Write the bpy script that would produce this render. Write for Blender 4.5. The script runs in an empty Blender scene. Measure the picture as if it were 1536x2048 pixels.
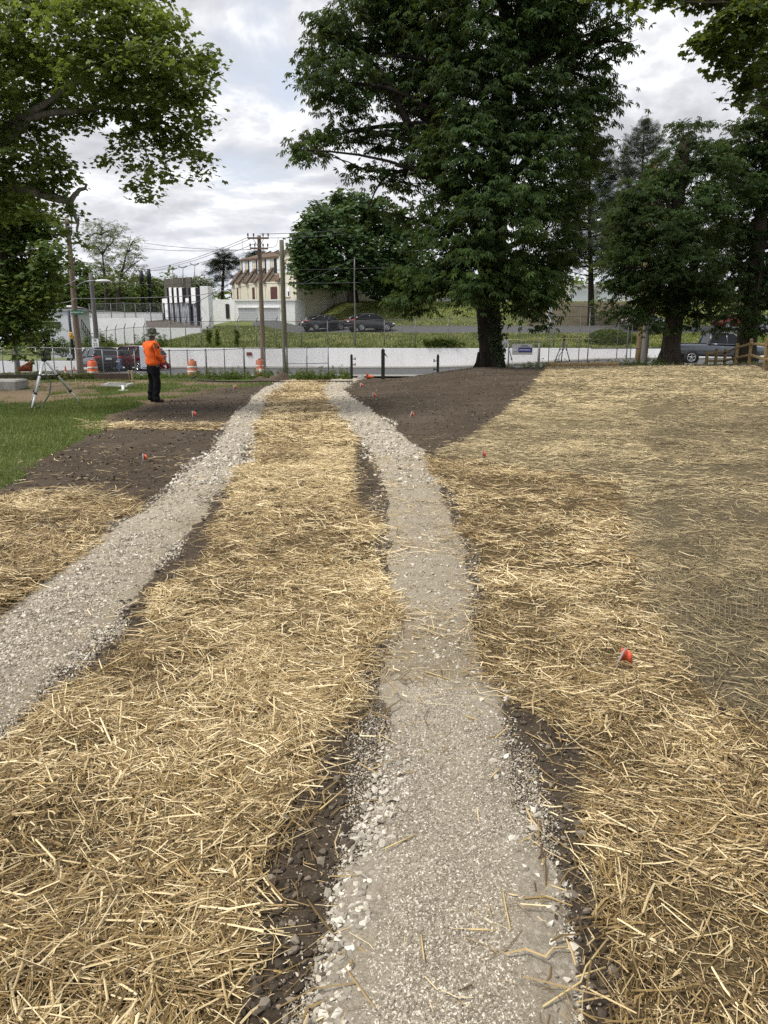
import bpy, math, random
import numpy as np
from mathutils import Vector, Matrix

random.seed(7)
RNG = np.random.default_rng(11)
SC = bpy.context.scene
COL = SC.collection
rad = math.radians

# ------------------------------------------------------------------ camera model
FPX = 1500.0                    # focal length in pixels of the 1536 x 2048 photograph
PITCH = rad(13.3)
EYE = 1.6
CP, SP = math.cos(PITCH), math.sin(PITCH)


def ray(px, py):
    a = (px - 768.0) / FPX
    b = (1024.0 - py) / FPX
    return np.array([a, CP + b * SP, -SP + b * CP])


def PT(px, py, Y):
    """world point on the ray through a photo pixel, at forward distance Y"""
    d = ray(px, py)
    t = Y / d[1]
    return Vector((d[0] * t, Y, EYE + d[2] * t))


def to_px(x, y, z):
    dz = z - EYE
    dep = np.maximum(y * CP - dz * SP, 0.25)
    up = y * SP + dz * CP
    return 768.0 + FPX * x / dep, 1024.0 - FPX * up / dep


# ------------------------------------------------------------------ noise + terrain
def _hash(ix, iy, seed):
    n = (ix.astype(np.int64) * 374761393 + iy.astype(np.int64) * 668265263 + seed * 1442695041) & 0x7FFFFFFF
    n = ((n ^ (n >> 13)) * 1274126177) & 0x7FFFFFFF
    n = n ^ (n >> 16)
    return (n & 0xFFFF) / 65535.0


def vnoise(x, y, s, seed=0):
    x = np.asarray(x, float) / s
    y = np.asarray(y, float) / s
    ix, iy = np.floor(x), np.floor(y)
    fx, fy = x - ix, y - iy
    fx, fy = fx * fx * (3 - 2 * fx), fy * fy * (3 - 2 * fy)
    a, b = _hash(ix, iy, seed), _hash(ix + 1, iy, seed)
    c, d = _hash(ix, iy + 1, seed), _hash(ix + 1, iy + 1, seed)
    return (a * (1 - fx) + b * fx) * (1 - fy) + (c * (1 - fx) + d * fx) * fy - 0.5


def sst(a, b, v):
    t = np.clip((np.asarray(v, float) - a) / (b - a), 0, 1)
    return t * t * (3 - 2 * t)


WALL_Y = 60.0


def road_z(x):
    x = np.asarray(x, float)
    return -0.95 + 0.70 * sst(2, 20, x) - 0.5 * sst(-16, -34, x)


def H0(x, y):
    """smooth terrain"""
    x = np.asarray(x, float)
    y = np.asarray(y, float)
    base = road_z(x) * sst(22, 46.5, y)
    mound = 0.56 * sst(11, 28, y) * sst(-1.4, 3.9, x + 0.12 * (28 - y)) * (1 - sst(31, 43, y))
    berm = 0.10 * sst(22, 27, y) * (1 - sst(27.5, 34, y)) * sst(-4.5, -7.5, x)
    near = base + mound + berm
    # beyond the white retaining wall
    up = 0.5 + 1.12 * sst(60.5, 72.5, y) + 0.72 * sst(73.2, 79.5, y) + 3.1 * sst(81, 95, y) * sst(-11.5, -4.0, x) + 0.4 * sst(79, 90, y) * (1 - sst(-11.5, -4.0, x))
    up = up + 0.62 * sst(62, 71, y) * sst(-22, -15, x) * (1 - sst(-11.5, -8.0, x)) - 0.8 * sst(62, 70, y) * sst(-15, -22, x)
    left = -1.5 - 0.8 * sst(60, 80, y)
    side = sst(-24.3, -23.9, x)
    far = left * (1 - side) + up * side
    k = sst(60.05, 60.25, y)
    return near * (1 - k) + far * k


def H(x, y):
    x = np.asarray(x, float)
    y = np.asarray(y, float)
    amp = np.clip(1 - (y - 38) / 12, 0, 1)
    r = 0.05 * vnoise(x, y, 1.7, 1) + 0.030 * vnoise(x, y, 0.6, 2) + 0.016 * vnoise(x, y, 0.21, 3) + 0.010 * vnoise(x, y, 0.085, 4)
    far = np.clip((y - 61) / 2, 0, 1) * (0.25 * vnoise(x, y, 3.0, 5) + 0.12 * vnoise(x, y, 0.9, 6)) * (1 - sst(71, 72.5, y) * (1 - sst(81, 84, y)))
    return H0(x, y) + r * amp + far


def G(px, py, tmax=90.0):
    """first hit of the pixel's ray with the smooth terrain -> Vector on the ground"""
    d = ray(px, py)
    t = np.linspace(0.6, tmax, 6000)
    X, Y, Z = d[0] * t, d[1] * t, EYE + d[2] * t
    f = Z - H0(X, Y)
    i = np.argmax(f < 0)
    if f[i] >= 0:
        i = len(t) - 1
    a = t[max(i - 1, 0)]
    b = t[i]
    for _ in range(18):
        m = 0.5 * (a + b)
        if EYE + d[2] * m - float(H0(d[0] * m, d[1] * m)) < 0:
            b = m
        else:
            a = m
    return Vector((d[0] * a, d[1] * a, float(H(d[0] * a, d[1] * a))))


def on_ground(px, Y, dz=0.0):
    """a point at forward distance Y standing on the terrain, in the column of photo pixel px"""
    z = 0.0
    for _ in range(6):
        dep = Y * CP - (z - EYE) * SP
        x = (px - 768.0) / FPX * dep
        z = float(H(x, Y))
    return Vector((x, Y, z + dz))


# ------------------------------------------------------------------ materials
class NT:
    def __init__(self, name):
        self.m = bpy.data.materials.new(name)
        self.m.use_nodes = True
        self.t = self.m.node_tree
        self.t.nodes.clear()
        self.out = self.t.nodes.new('ShaderNodeOutputMaterial')

    def n(self, kind, ins=None, **props):
        nd = self.t.nodes.new('ShaderNode' + kind)
        for k, v in props.items():
            setattr(nd, k, v)
        for k, v in (ins or {}).items():
            s = nd.inputs[k]
            if hasattr(v, 'is_output'):
                self.t.links.new(v, s)
            else:
                s.default_value = v
        return nd

    def link(self, a, b):
        self.t.links.new(a, b)

    def coord(self, kind='Object'):
        return self.n('TexCoord').outputs[kind]

    def noise(self, vec, scale, detail=4.0, rough=0.6):
        return self.n('TexNoise', {'Vector': vec, 'Scale': scale, 'Detail': detail, 'Roughness': rough}).outputs['Fac']

    def ramp(self, fac, stops):
        r = self.n('ValToRGB', {'Fac': fac})
        cr = r.color_ramp
        while len(cr.elements) < len(stops):
            cr.elements.new(0.5)
        for e, (p, c) in zip(cr.elements, stops):
            e.position = p
            e.color = (c, c, c, 1) if not isinstance(c, (tuple, list)) else (c[0], c[1], c[2], 1)
        return r.outputs['Color']

    def mix(self, fac, a, b, blend='MIX'):
        nd = self.n('Mix', data_type='RGBA', blend_type=blend)
        for i, v in ((0, fac), (6, a), (7, b)):
            s = nd.inputs[i]
            if hasattr(v, 'is_output'):
                self.t.links.new(v, s)
            elif i == 0:
                s.default_value = v
            else:
                s.default_value = (v[0], v[1], v[2], 1)
        return nd.outputs[2]

    def math(self, op, a, b=0.0, c=None):
        nd = self.n('Math', operation=op)
        for i, v in enumerate((a, b) if c is None else (a, b, c)):
            if hasattr(v, 'is_output'):
                self.t.links.new(v, nd.inputs[i])
            else:
                nd.inputs[i].default_value = v
        return nd.outputs[0]

    def attr(self, name, out='Fac'):
        return self.n('Attribute', attribute_name=name).outputs[out]

    def bump(self, h, strength, dist=0.02):
        return self.n('Bump', {'Height': h, 'Strength': strength, 'Distance': dist}).outputs['Normal']

    def bsdf(self, col, rough=0.7, metal=0.0, spec=0.4, normal=None, **extra):
        ins = {'Base Color': col if hasattr(col, 'is_output') else (col[0], col[1], col[2], 1), 'Roughness': rough, 'Metallic': metal, 'Specular IOR Level': spec}
        if normal is not None:
            ins['Normal'] = normal
        ins.update(extra)
        return self.n('BsdfPrincipled', ins)

    def done(self, shader):
        self.link(shader.outputs[0] if hasattr(shader, 'outputs') else shader, self.out.inputs['Surface'])
        return self.m


def pmat(name, col, rough=0.7, var=0.18, scale=6.0, bump=0.0, metal=0.0, spec=0.4, dirt=None, stretch=None, coat=0.0, bscale=None):
    """a plain weathered surface: colour broken by two noises, optional dirt stains and bump"""
    k = NT(name)
    v = k.coord()
    if stretch:
        v = k.n('Mapping', {'Vector': v, 'Scale': stretch}).outputs[0]
    f = k.noise(v, scale, 6.0, 0.65)
    lo = tuple(c * (1 - var) for c in col)
    hi = tuple(min(1, c * (1 + var)) for c in col)
    c = k.ramp(f, [(0.3, lo), (0.7, hi)])
    if dirt:
        f2 = k.noise(v, scale * 0.23, 8.0, 0.7)
        c = k.mix(k.ramp(f2, [(0.48, 0.0), (0.72, dirt[3])]), c, dirt[:3])
    nrm = k.bump(k.noise(v, bscale or scale * 4, 5.0, 0.7), bump, 0.02) if bump else None
    ex = {'Coat Weight': coat, 'Coat Roughness': 0.08} if coat else {}
    return k.done(k.bsdf(c, rough, metal, spec, nrm, **ex))


def tintmat(name, lo, mid, hi, rough=0.7, transl=0.0, spec=0.25, bump=0.0, clump=0.0, cl_scale=0.35):
    """for big scatters: each face carries a 'tint' attribute"""
    k = NT(name)
    a = k.attr('tint')
    c = k.ramp(a, [(0.0, lo), (0.5, mid), (1.0, hi)])
    if clump:
        f = k.noise(k.coord(), cl_scale, 3.0, 0.6)
        c = k.mix(k.ramp(f, [(0.35, clump), (0.65, 0.0)]), c, tuple(x * 0.62 for x in lo))
    nrm = None
    if bump:
        nrm = k.bump(k.noise(k.coord(), 160.0, 4.0, 0.7), bump, 0.004)
    b = k.bsdf(c, rough, 0.0, spec, nrm)
    if transl:
        t = k.n('BsdfTranslucent', {'Color': k.mix(0.55, c, (0.30, 0.36, 0.04))})
        ms = k.n('MixShader', {0: transl})
        k.link(b.outputs[0], ms.inputs[1])
        k.link(t.outputs[0], ms.inputs[2])
        return k.done(ms)
    return k.done(b)


# ------------------------------------------------------------------ mesh builder
def rot_to(d):
    return Vector((0, 0, 1)).rotation_difference(Vector(d).normalized()).to_matrix()


class MB:
    def __init__(self):
        self.v, self.f, self.mi, self.sm = [], [], [], []

    def add(self, vs, fs, mi=0, smooth=False):
        o = len(self.v)
        self.v += [tuple(p) for p in vs]
        for f in fs:
            self.f.append([i + o for i in f])
            self.mi.append(mi)
            self.sm.append(smooth)
        return self

    def box(self, c, s, rz=0.0, M=None, mi=0, bev=0.0):
        R = (Matrix.Rotation(rz, 3, 'Z') if M is None else M)
        c = Vector(c)
        hx, hy, hz = s[0] / 2, s[1] / 2, s[2] / 2
        if bev <= 0:
            P = [c + R @ Vector((sx * hx, sy * hy, sz * hz)) for sz in (-1, 1) for sx, sy in ((-1, -1), (1, -1), (1, 1), (-1, 1))]
            return self.add(P, [(3, 2, 1, 0), (4, 5, 6, 7), (0, 1, 5, 4), (1, 2, 6, 5), (2, 3, 7, 6), (3, 0, 4, 7)], mi)
        b = min(bev, hx * .9, hy * .9, hz * .9)
        rings = []
        for z, ins in ((-hz, b), (-hz + b, 0), (hz - b, 0), (hz, b)):
            r = []
            for sx, sy in ((-1, -1), (1, -1), (1, 1), (-1, 1)):
                ax, ay = hx - ins, hy - ins
                if sx * sy > 0:
                    r += [(sx * ax, sy * (ay - b * .9)), (sx * (ax - b * .9), sy * ay)]
                else:
                    r += [(sx * (ax - b * .9), sy * ay), (sx * ax, sy * (ay - b * .9))]
            # order the eight points round the ring
            r.sort(key=lambda q: math.atan2(q[1] / hy, q[0] / hx))
            rings.append([c + R @ Vector((q[0], q[1], z)) for q in r])
        n = 8
        P = [p for r in rings for p in r]
        F = [tuple(range(n - 1, -1, -1)), tuple(range(3 * n, 4 * n))]
        for k in range(3):
            for i in range(n):
                j = (i + 1) % n
                F.append((k * n + i, k * n + j, (k + 1) * n + j, (k + 1) * n + i))
        return self.add(P, F, mi)

    def tube(self, pts, r, n=8, mi=0, cap=True, smooth=True):
        pts = [Vector(p) for p in pts]
        rs = r if isinstance(r, (list, tuple)) else [r] * len(pts)
        P, F = [], []
        ref = None
        for i, p in enumerate(pts):
            d = (pts[min(i + 1, len(pts) - 1)] - pts[max(i - 1, 0)])
            if d.length < 1e-9:
                d = Vector((0, 0, 1))
            d.normalize()
            if ref is None:
                ref = Vector((1, 0, 0)) if abs(d.x) < .8 else Vector((0, 1, 0))
            a = (ref - d * ref.dot(d)).normalized()
            b = d.cross(a)
            ref = a
            for k in range(n):
                t = 2 * math.pi * k / n
                P.append(p + (a * math.cos(t) + b * math.sin(t)) * rs[i])
        for i in range(len(pts) - 1):
            for k in range(n):
                k2 = (k + 1) % n
                F.append((i * n + k, i * n + k2, (i + 1) * n + k2, (i + 1) * n + k))
        self.add(P, F, mi, smooth)
        if cap:
            o = len(self.v) - len(P)
            self.f.append([o + k for k in range(n - 1, -1, -1)])
            self.f.append([o + (len(pts) - 1) * n + k for k in range(n)])
            self.mi += [mi, mi]
            self.sm += [False, False]
        return self

    def lathe(self, prof, c=(0, 0, 0), n=20, M=None, mi=0, smooth=True):
        M = M or Matrix.Identity(3)
        c = Vector(c)
        P, F = [], []
        for (r, z) in prof:
            for k in range(n):
                t = 2 * math.pi * k / n
                P.append(c + M @ Vector((r * math.cos(t), r * math.sin(t), z)))
        for i in range(len(prof) - 1):
            for k in range(n):
                k2 = (k + 1) % n
                F.append((i * n + k, i * n + k2, (i + 1) * n + k2, (i + 1) * n + k))
        F.append(tuple(range(n - 1, -1, -1)))
        F.append(tuple((len(prof) - 1) * n + k for k in range(n)))
        return self.add(P, F, mi, smooth)

    def prism(self, poly, origin, ax, ay, az, depth, mi=0):
        """polygon in (ax, ay) extruded along az by depth"""
        o, ax, ay, az = Vector(origin), Vector(ax), Vector(ay), Vector(az)
        n = len(poly)
        P = [o + ax * u + ay * v for u, v in poly] + [o + ax * u + ay * v + az * depth for u, v in poly]
        F = [tuple(range(n - 1, -1, -1)), tuple(range(n, 2 * n))]
        for i in range(n):
            j = (i + 1) % n
            F.append((i, j, n + j, n + i))
        return self.add(P, F, mi)

    def build(self, name, mats, parent=None, sub=0, loc=None):
        me = bpy.data.meshes.new(name)
        me.from_pydata([tuple(p) for p in self.v], [], self.f)
        for m in (mats if isinstance(mats, (list, tuple)) else [mats]):
            me.materials.append(m)
        me.polygons.foreach_set('material_index', self.mi)
        me.polygons.foreach_set('use_smooth', self.sm)
        me.update()
        o = bpy.data.objects.new(name, me)
        COL.objects.link(o)
        if parent is not None:
            o.parent = parent
        if loc is not None:
            o.location = loc
        if sub:
            md = o.modifiers.new('Subdivision', 'SUBSURF')
            md.levels = md.render_levels = sub
        return o


def tag(o, label=None, cat=None, group=None, kind=None):
    for k, v in (('label', label), ('category', cat), ('group', group), ('kind', kind)):
        if v:
            o[k] = v
    return o


def empty(name, loc=(0, 0, 0), rz=0.0, label=None, cat=None, group=None):
    o = bpy.data.objects.new(name, None)
    COL.objects.link(o)
    o.location = loc
    o.rotation_euler = (0, 0, rz)
    o.empty_display_size = 0.2
    return tag(o, label, cat, group)


KIDS = {}


def copy_tree(o, parent=None):
    c = o.copy()
    COL.objects.link(c)
    if parent is not None:
        c.parent = parent
    for ch in list(o.children):
        copy_tree(ch, c)
    return c


def bigmesh(name, V, F, mat, tint=None, parent=None, smooth=False):
    V = np.ascontiguousarray(V, np.float32)
    F = np.ascontiguousarray(F, np.int32)
    m, k = F.shape
    me = bpy.data.meshes.new(name)
    me.vertices.add(len(V))
    me.vertices.foreach_set('co', V.ravel())
    me.loops.add(m * k)
    me.loops.foreach_set('vertex_index', F.ravel())
    me.polygons.add(m)
    me.polygons.foreach_set('loop_start', np.arange(0, m * k, k, dtype=np.int32))
    me.polygons.foreach_set('use_smooth', np.full(m, smooth, dtype=bool))
    me.materials.append(mat)
    me.update(calc_edges=True)
    if tint is not None:
        a = me.attributes.new('tint', 'FLOAT', 'FACE')
        a.data.foreach_set('value', np.ascontiguousarray(tint, np.float32))
    o = bpy.data.objects.new(name, me)
    COL.objects.link(o)
    if parent is not None:
        o.parent = parent
    return o


def rotmats(yaw, tilt, roll):
    """R = Rz(yaw) Ry(tilt) Rx(roll), arrays -> (N,3,3)"""
    cy, sy, ct, st, cr, sr = np.cos(yaw), np.sin(yaw), np.cos(tilt), np.sin(tilt), np.cos(roll), np.sin(roll)
    R = np.empty((len(yaw), 3, 3))
    R[:, 0, 0] = cy * ct; R[:, 0, 1] = cy * st * sr - sy * cr; R[:, 0, 2] = cy * st * cr + sy * sr
    R[:, 1, 0] = sy * ct; R[:, 1, 1] = sy * st * sr + cy * cr; R[:, 1, 2] = sy * st * cr - cy * sr
    R[:, 2, 0] = -st; R[:, 2, 1] = ct * sr; R[:, 2, 2] = ct * cr
    return R


def scatter(name, P, T, TF, size, R, mat, tint, parent=None, smooth=False):
    """copy a template (T verts, TF faces) to every point: one mesh"""
    P = np.asarray(P)
    n, nv, nf = len(P), len(T), len(TF)
    size = np.asarray(size).reshape(n, -1, 1) if np.ndim(size) == 1 else np.asarray(size)[:, None, :]
    V = np.einsum('nij,nkj->nki', R, T[None] * size) + P[:, None, :]
    F = TF[None] + (np.arange(n) * nv)[:, None, None]
    t = np.repeat(tint, nf)
    return bigmesh(name, V.reshape(-1, 3), F.reshape(n * nf, -1), mat, t, parent, smooth)

# ------------------------------------------------------------------ sun, sky, camera
SUN_EL, SUN_AZ = rad(58), rad(-112)         # azimuth measured from +Y towards +X
SUN_DIR = Vector((math.sin(SUN_AZ) * math.cos(SUN_EL), math.cos(SUN_AZ) * math.cos(SUN_EL), math.sin(SUN_EL)))


def make_world():
    w = bpy.data.worlds.new('World')
    SC.world = w
    w.use_nodes = True
    t = w.node_tree
    t.nodes.clear()
    k = NT.__new__(NT)
    k.t = t
    k.out = t.nodes.new('ShaderNodeOutputWorld')
    sky = t.nodes.new('ShaderNodeTexSky')
    sky.sky_type = 'NISHITA'
    sky.sun_disc = False
    sky.sun_elevation = SUN_EL
    sky.sun_rotation = SUN_AZ
    sky.air_density = 1.0
    sky.dust_density = 2.0
    d = k.coord('Generated')
    s = k.n('SeparateXYZ', {0: d})
    z = k.math('MAXIMUM', s.outputs[2], 0.0)
    den = k.math('ADD', z, 0.30)
    u = k.math('DIVIDE', s.outputs[0], den)
    v = k.math('DIVIDE', s.outputs[1], den)
    p = k.n('CombineXYZ', {0: u, 1: v, 2: 0.0}).outputs[0]
    warp = k.n('TexNoise', {'Vector': p, 'Scale': 1.3, 'Detail': 4.0}).outputs['Color']
    pw = k.n('VectorMath', {0: p, 1: k.n('VectorMath', {0: warp, 'Scale': 0.35}, operation='SCALE').outputs[0]}, operation='ADD').outputs[0]
    off = k.n('VectorMath', {0: pw, 1: (3.7, 1.2, 0.4)}, operation='ADD').outputs[0]
    big = k.noise(off, 2.5, 9.0, 0.56)
    # the same field a step further from the zenith: the difference lights the tops of the clouds
    off2 = k.n('VectorMath', {0: off, 1: k.n('CombineXYZ', {0: 0.02, 1: -0.075, 2: 0.0}).outputs[0]}, operation='ADD').outputs[0]
    big2 = k.noise(off2, 2.5, 9.0, 0.56)
    cover = k.ramp(big, [(0.33, 0.0), (0.47, 1.0)])
    lit = k.math('ADD', k.math('MULTIPLY', k.math('SUBTRACT', big, big2), 5.0), 0.44)
    thick = k.ramp(big, [(0.48, 0.16), (0.78, -0.0)])
    sh = k.math('ADD', lit, thick)
    ccol = k.ramp(sh, [(0.10, (0.50, 0.505, 0.535)), (0.45, (0.62, 0.625, 0.655)), (0.72, (0.74, 0.745, 0.77)), (0.98, (0.95, 0.95, 0.96))])
    sky_bg = k.n('Background', {'Color': sky.outputs[0], 'Strength': 0.11})
    cl_bg = k.n('Background', {'Color': ccol, 'Strength': 0.92})
    hz_bg = k.n('Background', {'Color': (0.66, 0.71, 0.80, 1), 'Strength': 0.90})
    # thin veil: even the gaps are milky
    veil = k.n('MixShader', {0: 0.80})
    k.link(sky_bg.outputs[0], veil.inputs[1])
    k.link(hz_bg.outputs[0], veil.inputs[2])
    ms = k.n('MixShader', {0: k.math('MULTIPLY', cover, 0.93)})
    k.link(veil.outputs[0], ms.inputs[1])
    k.link(cl_bg.outputs[0], ms.inputs[2])
    hz = k.n('MixShader', {0: k.ramp(z, [(0.0, 0.55), (0.16, 0.0)])})
    k.link(ms.outputs[0], hz.inputs[1])
    k.link(hz_bg.outputs[0], hz.inputs[2])
    k.link(hz.outputs[0], k.out.inputs['Surface'])


make_world()
ld = bpy.data.lights.new('sun', 'SUN')
ld.energy = 2.9
ld.angle = rad(14)
ld.color = (1.0, 0.955, 0.88)
sun = bpy.data.objects.new('sun', ld)
COL.objects.link(sun)
sun.rotation_euler = (-SUN_DIR).to_track_quat('-Z', 'Y').to_euler()

cd = bpy.data.cameras.new('camera')
cam = bpy.data.objects.new('camera', cd)
COL.objects.link(cam)
cam.location = (0, 0, EYE)
cam.rotation_euler = (rad(90) - PITCH, 0, 0)
cd.sensor_fit = 'VERTICAL'
cd.sensor_height = 36.0
cd.lens = FPX / 2048.0 * 36.0
cd.clip_start = 0.05
cd.clip_end = 2000
SC.camera = cam
SC.view_settings.view_transform = 'Standard'
SC.view_settings.look = 'None'
SC.view_settings.exposure = 0.42
SC.view_settings.gamma = 1.0
cy = SC.cycles
cy.max_bounces = 6
cy.diffuse_bounces = 3
cy.transmission_bounces = 4
cy.transparent_max_bounces = 12
cy.glossy_bounces = 2
cy.use_adaptive_sampling = True
cy.adaptive_threshold = 0.02
cy.use_denoising = False
try:
    cy.denoiser = 'OPENIMAGEDENOISE'
    cy.denoising_input_passes = 'RGB_ALBEDO_NORMAL'
except Exception:
    pass
cy.sample_clamp_indirect = 6.0

# ------------------------------------------------------------------ zones (photo rows -> edges), used on the ground only
YS = np.array([740, 757, 762, 780, 800, 830, 850, 900, 950, 1000, 1050, 1100, 1150, 1200, 1250, 1300, 1400, 1480, 1600, 1800, 2048, 2400.])
LT_L = np.array([600, 575, 556, 520, 497, 465, 447, 423, 362, 297, 232, 165, 105, 40, -30, -100, -260, -390, -620, -1000, -1500, -2200.])
LT_R = np.array([625, 600, 588, 558, 535, 527, 522, 498, 478, 440, 395, 352, 318, 280, 232, 170, 82, 10, -130, -330, -600, -1000.])
RT_L = np.array([680, 660, 648, 640, 648, 672, 690, 732, 755, 765, 768, 768, 765, 765, 763, 752, 757, 752, 728, 662, 610, 540.])
RT_R = np.array([760, 735, 716, 693, 712, 757, 786, 850, 880, 905, 926, 941, 953, 959, 965, 972, 1006, 1026, 1072, 1132, 1178, 1240.])
BL_L = (np.array([728, 735, 780, 830, 880, 912, 960, 1000, 1100, 1200, 1300, 1400, 1480, 1700, 2100.]),
        np.array([1102, 1094, 1060, 1000, 932, 866, 1255, 1245, 1262, 1290, 1345, 1430, 1590, 2100, 2900.]))
GR_R = (np.array([755, 765, 775, 790, 800, 815, 830, 850, 880, 920, 960, 1000, 1100, 1300.]),
        np.array([560, 500, 440, 380, 330, 285, 225, 215, 150, 80, 30, -60, -240, -500.]))


def zones(x, y, z=None):
    """soft masks over the ground, every one 0..1"""
    if z is None:
        z = H0(x, y)
    px, py = to_px(x, y, z)
    e = 44 * vnoise(x, y, 0.9, 21) * np.clip(9 / np.maximum(y, 1), 0.2, 2.5) + 30 * vnoise(x, y, 0.28, 22) * np.clip(5 / np.maximum(y, 1), 0.1, 2.0)
    pxe = px + e
    w = np.clip(60.0 / np.maximum(y, 1.0), 3, 40)
    ll, lr = np.interp(py, YS, LT_L), np.interp(py, YS, LT_R)
    rl, rr = np.interp(py, YS, RT_L), np.interp(py, YS, RT_R)
    front = sst(748, 757, py)
    lt = sst(-w, w, pxe - ll) * sst(-w, w, lr - pxe) * front
    rt = sst(-w, w, pxe - rl) * sst(-w, w, rr - pxe) * front
    # centre strip of straw between the tracks: bare soil shows along its left edge near the camera
    bare = np.interp(py, [757, 900, 960, 1000, 1100, 1200, 1300, 1400, 1600, 2048], [-6, -8, 0, 26, 52, 50, 40, 26, 14, 10])
    bareR = np.interp(py, [757, 880, 920, 980, 1030, 1250, 1300, 1420, 1480, 1600, 1750, 2048], [-6, -6, 34, 52, -8, -12, 10, 40, 64, 105, 165, 110])
    ctr = sst(-w, w, pxe - lr - bare) * sst(-w, w, rl - bareR - pxe) * front
    # straw right of the right track
    bl = np.interp(py, *BL_L)
    mR = np.interp(py, [900, 1000, 1300, 1420, 1500, 1640, 1800, 2048], [-4, -6, -4, 40, 92, 60, 84, 90])
    rs = sst(-w, w, pxe - rr - mR) * sst(-w * 3, w * 3, bl - pxe + 0.8 * e) * sst(900, 924, py + 0.3 * e)
    wide = 2.6 * w + 14 + 70 * sst(1400, 1700, py)
    ctrs = sst(-wide, wide, pxe - lr - bare) * sst(-wide, wide, rl - bareR - pxe) * front
    rss = sst(-wide, wide, pxe - rr - mR) * sst(-w * 1.4, w * 1.4, bl - pxe) * sst(900, 924, py + 0.3 * e)
    # erosion blanket
    bk = sst(-w * .5, w * .5, px + 0.25 * e - np.where(py < 912, np.interp(py, BL_L[0][:6], BL_L[1][:6]), np.maximum(bl, rr + 10))) * sst(731, 737, py) * (py < 1650)
    bk = bk * (1 - rs) * sst(0, 6, 1562 + np.clip((py - 756), 0, 400) * 3 - px + 2.2 * np.minimum(py - 756, 0))
    # the heap left of the left track
    lp = sst(-w, w, np.interp(py, [985, 1010, 1045, 1110, 1190, 1230, 1300], [225, 292, 245, 172, 62, 0, -90]) - pxe) * sst(978, 1000, py + 0.5 * e - 0.06 * np.abs(px - 170)) * sst(1290, 1215, py)
    line = sst(145, 175, px) * sst(470, 430, px) * sst(9, 4, np.abs(py + 0.12 * e - (853 + 0.012 * (px - 150))))
    # lawn on the left
    gr = sst(-w * 1.5, w * 1.5, np.interp(py, *GR_R) - px + 1.4 * e) * sst(760, 790, py + 0.22 * e) * (x < -1.2)
    seam = sst(-14, 16, px - 1285 - 0.10 * (py - 800) + 0.9 * e) * sst(770, 830, py)
    return dict(seam=seam, px=px, py=py, lt=lt, rt=rt, ctr=ctr, rs=rs, bk=bk, lp=lp, ctrs=ctrs, rss=rss, line=line, gr=gr, e=e)


# ------------------------------------------------------------------ the ground sheet
def axis(segs):
    out = []
    for a, b, st in segs:
        out += list(np.arange(a, b - 1e-6, st))
    out.append(segs[-1][1])
    return np.array(out)


gx = axis([(-260, -60, 12), (-60, -25, 1.0), (-25, -12, 0.35), (-12, -4, 0.14), (-4, 4, 0.055), (4, 14, 0.16), (14, 36, 0.4), (36, 70, 2), (70, 260, 12)])
gy = axis([(-8, 0.6, 0.8), (0.6, 5, 0.055), (5, 12, 0.10), (12, 30, 0.18), (30, 47, 0.35), (47, 59.4, 1.2), (59.4, 60.4, 0.1), (60.4, 100, 0.55), (100, 420, 10)])
XX, YY = np.meshgrid(gx, gy)
ZZ = H(XX, YY)
zn = zones(XX.ravel(), YY.ravel(), ZZ.ravel())
nxg, nyg = len(gx), len(gy)
V = np.stack([XX.ravel(), YY.ravel(), ZZ.ravel()], 1)
ii = (np.arange(nyg - 1)[:, None] * nxg + np.arange(nxg - 1)[None]).ravel()
F = np.stack([ii, ii + 1, ii + nxg + 1, ii + nxg], 1)


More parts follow.
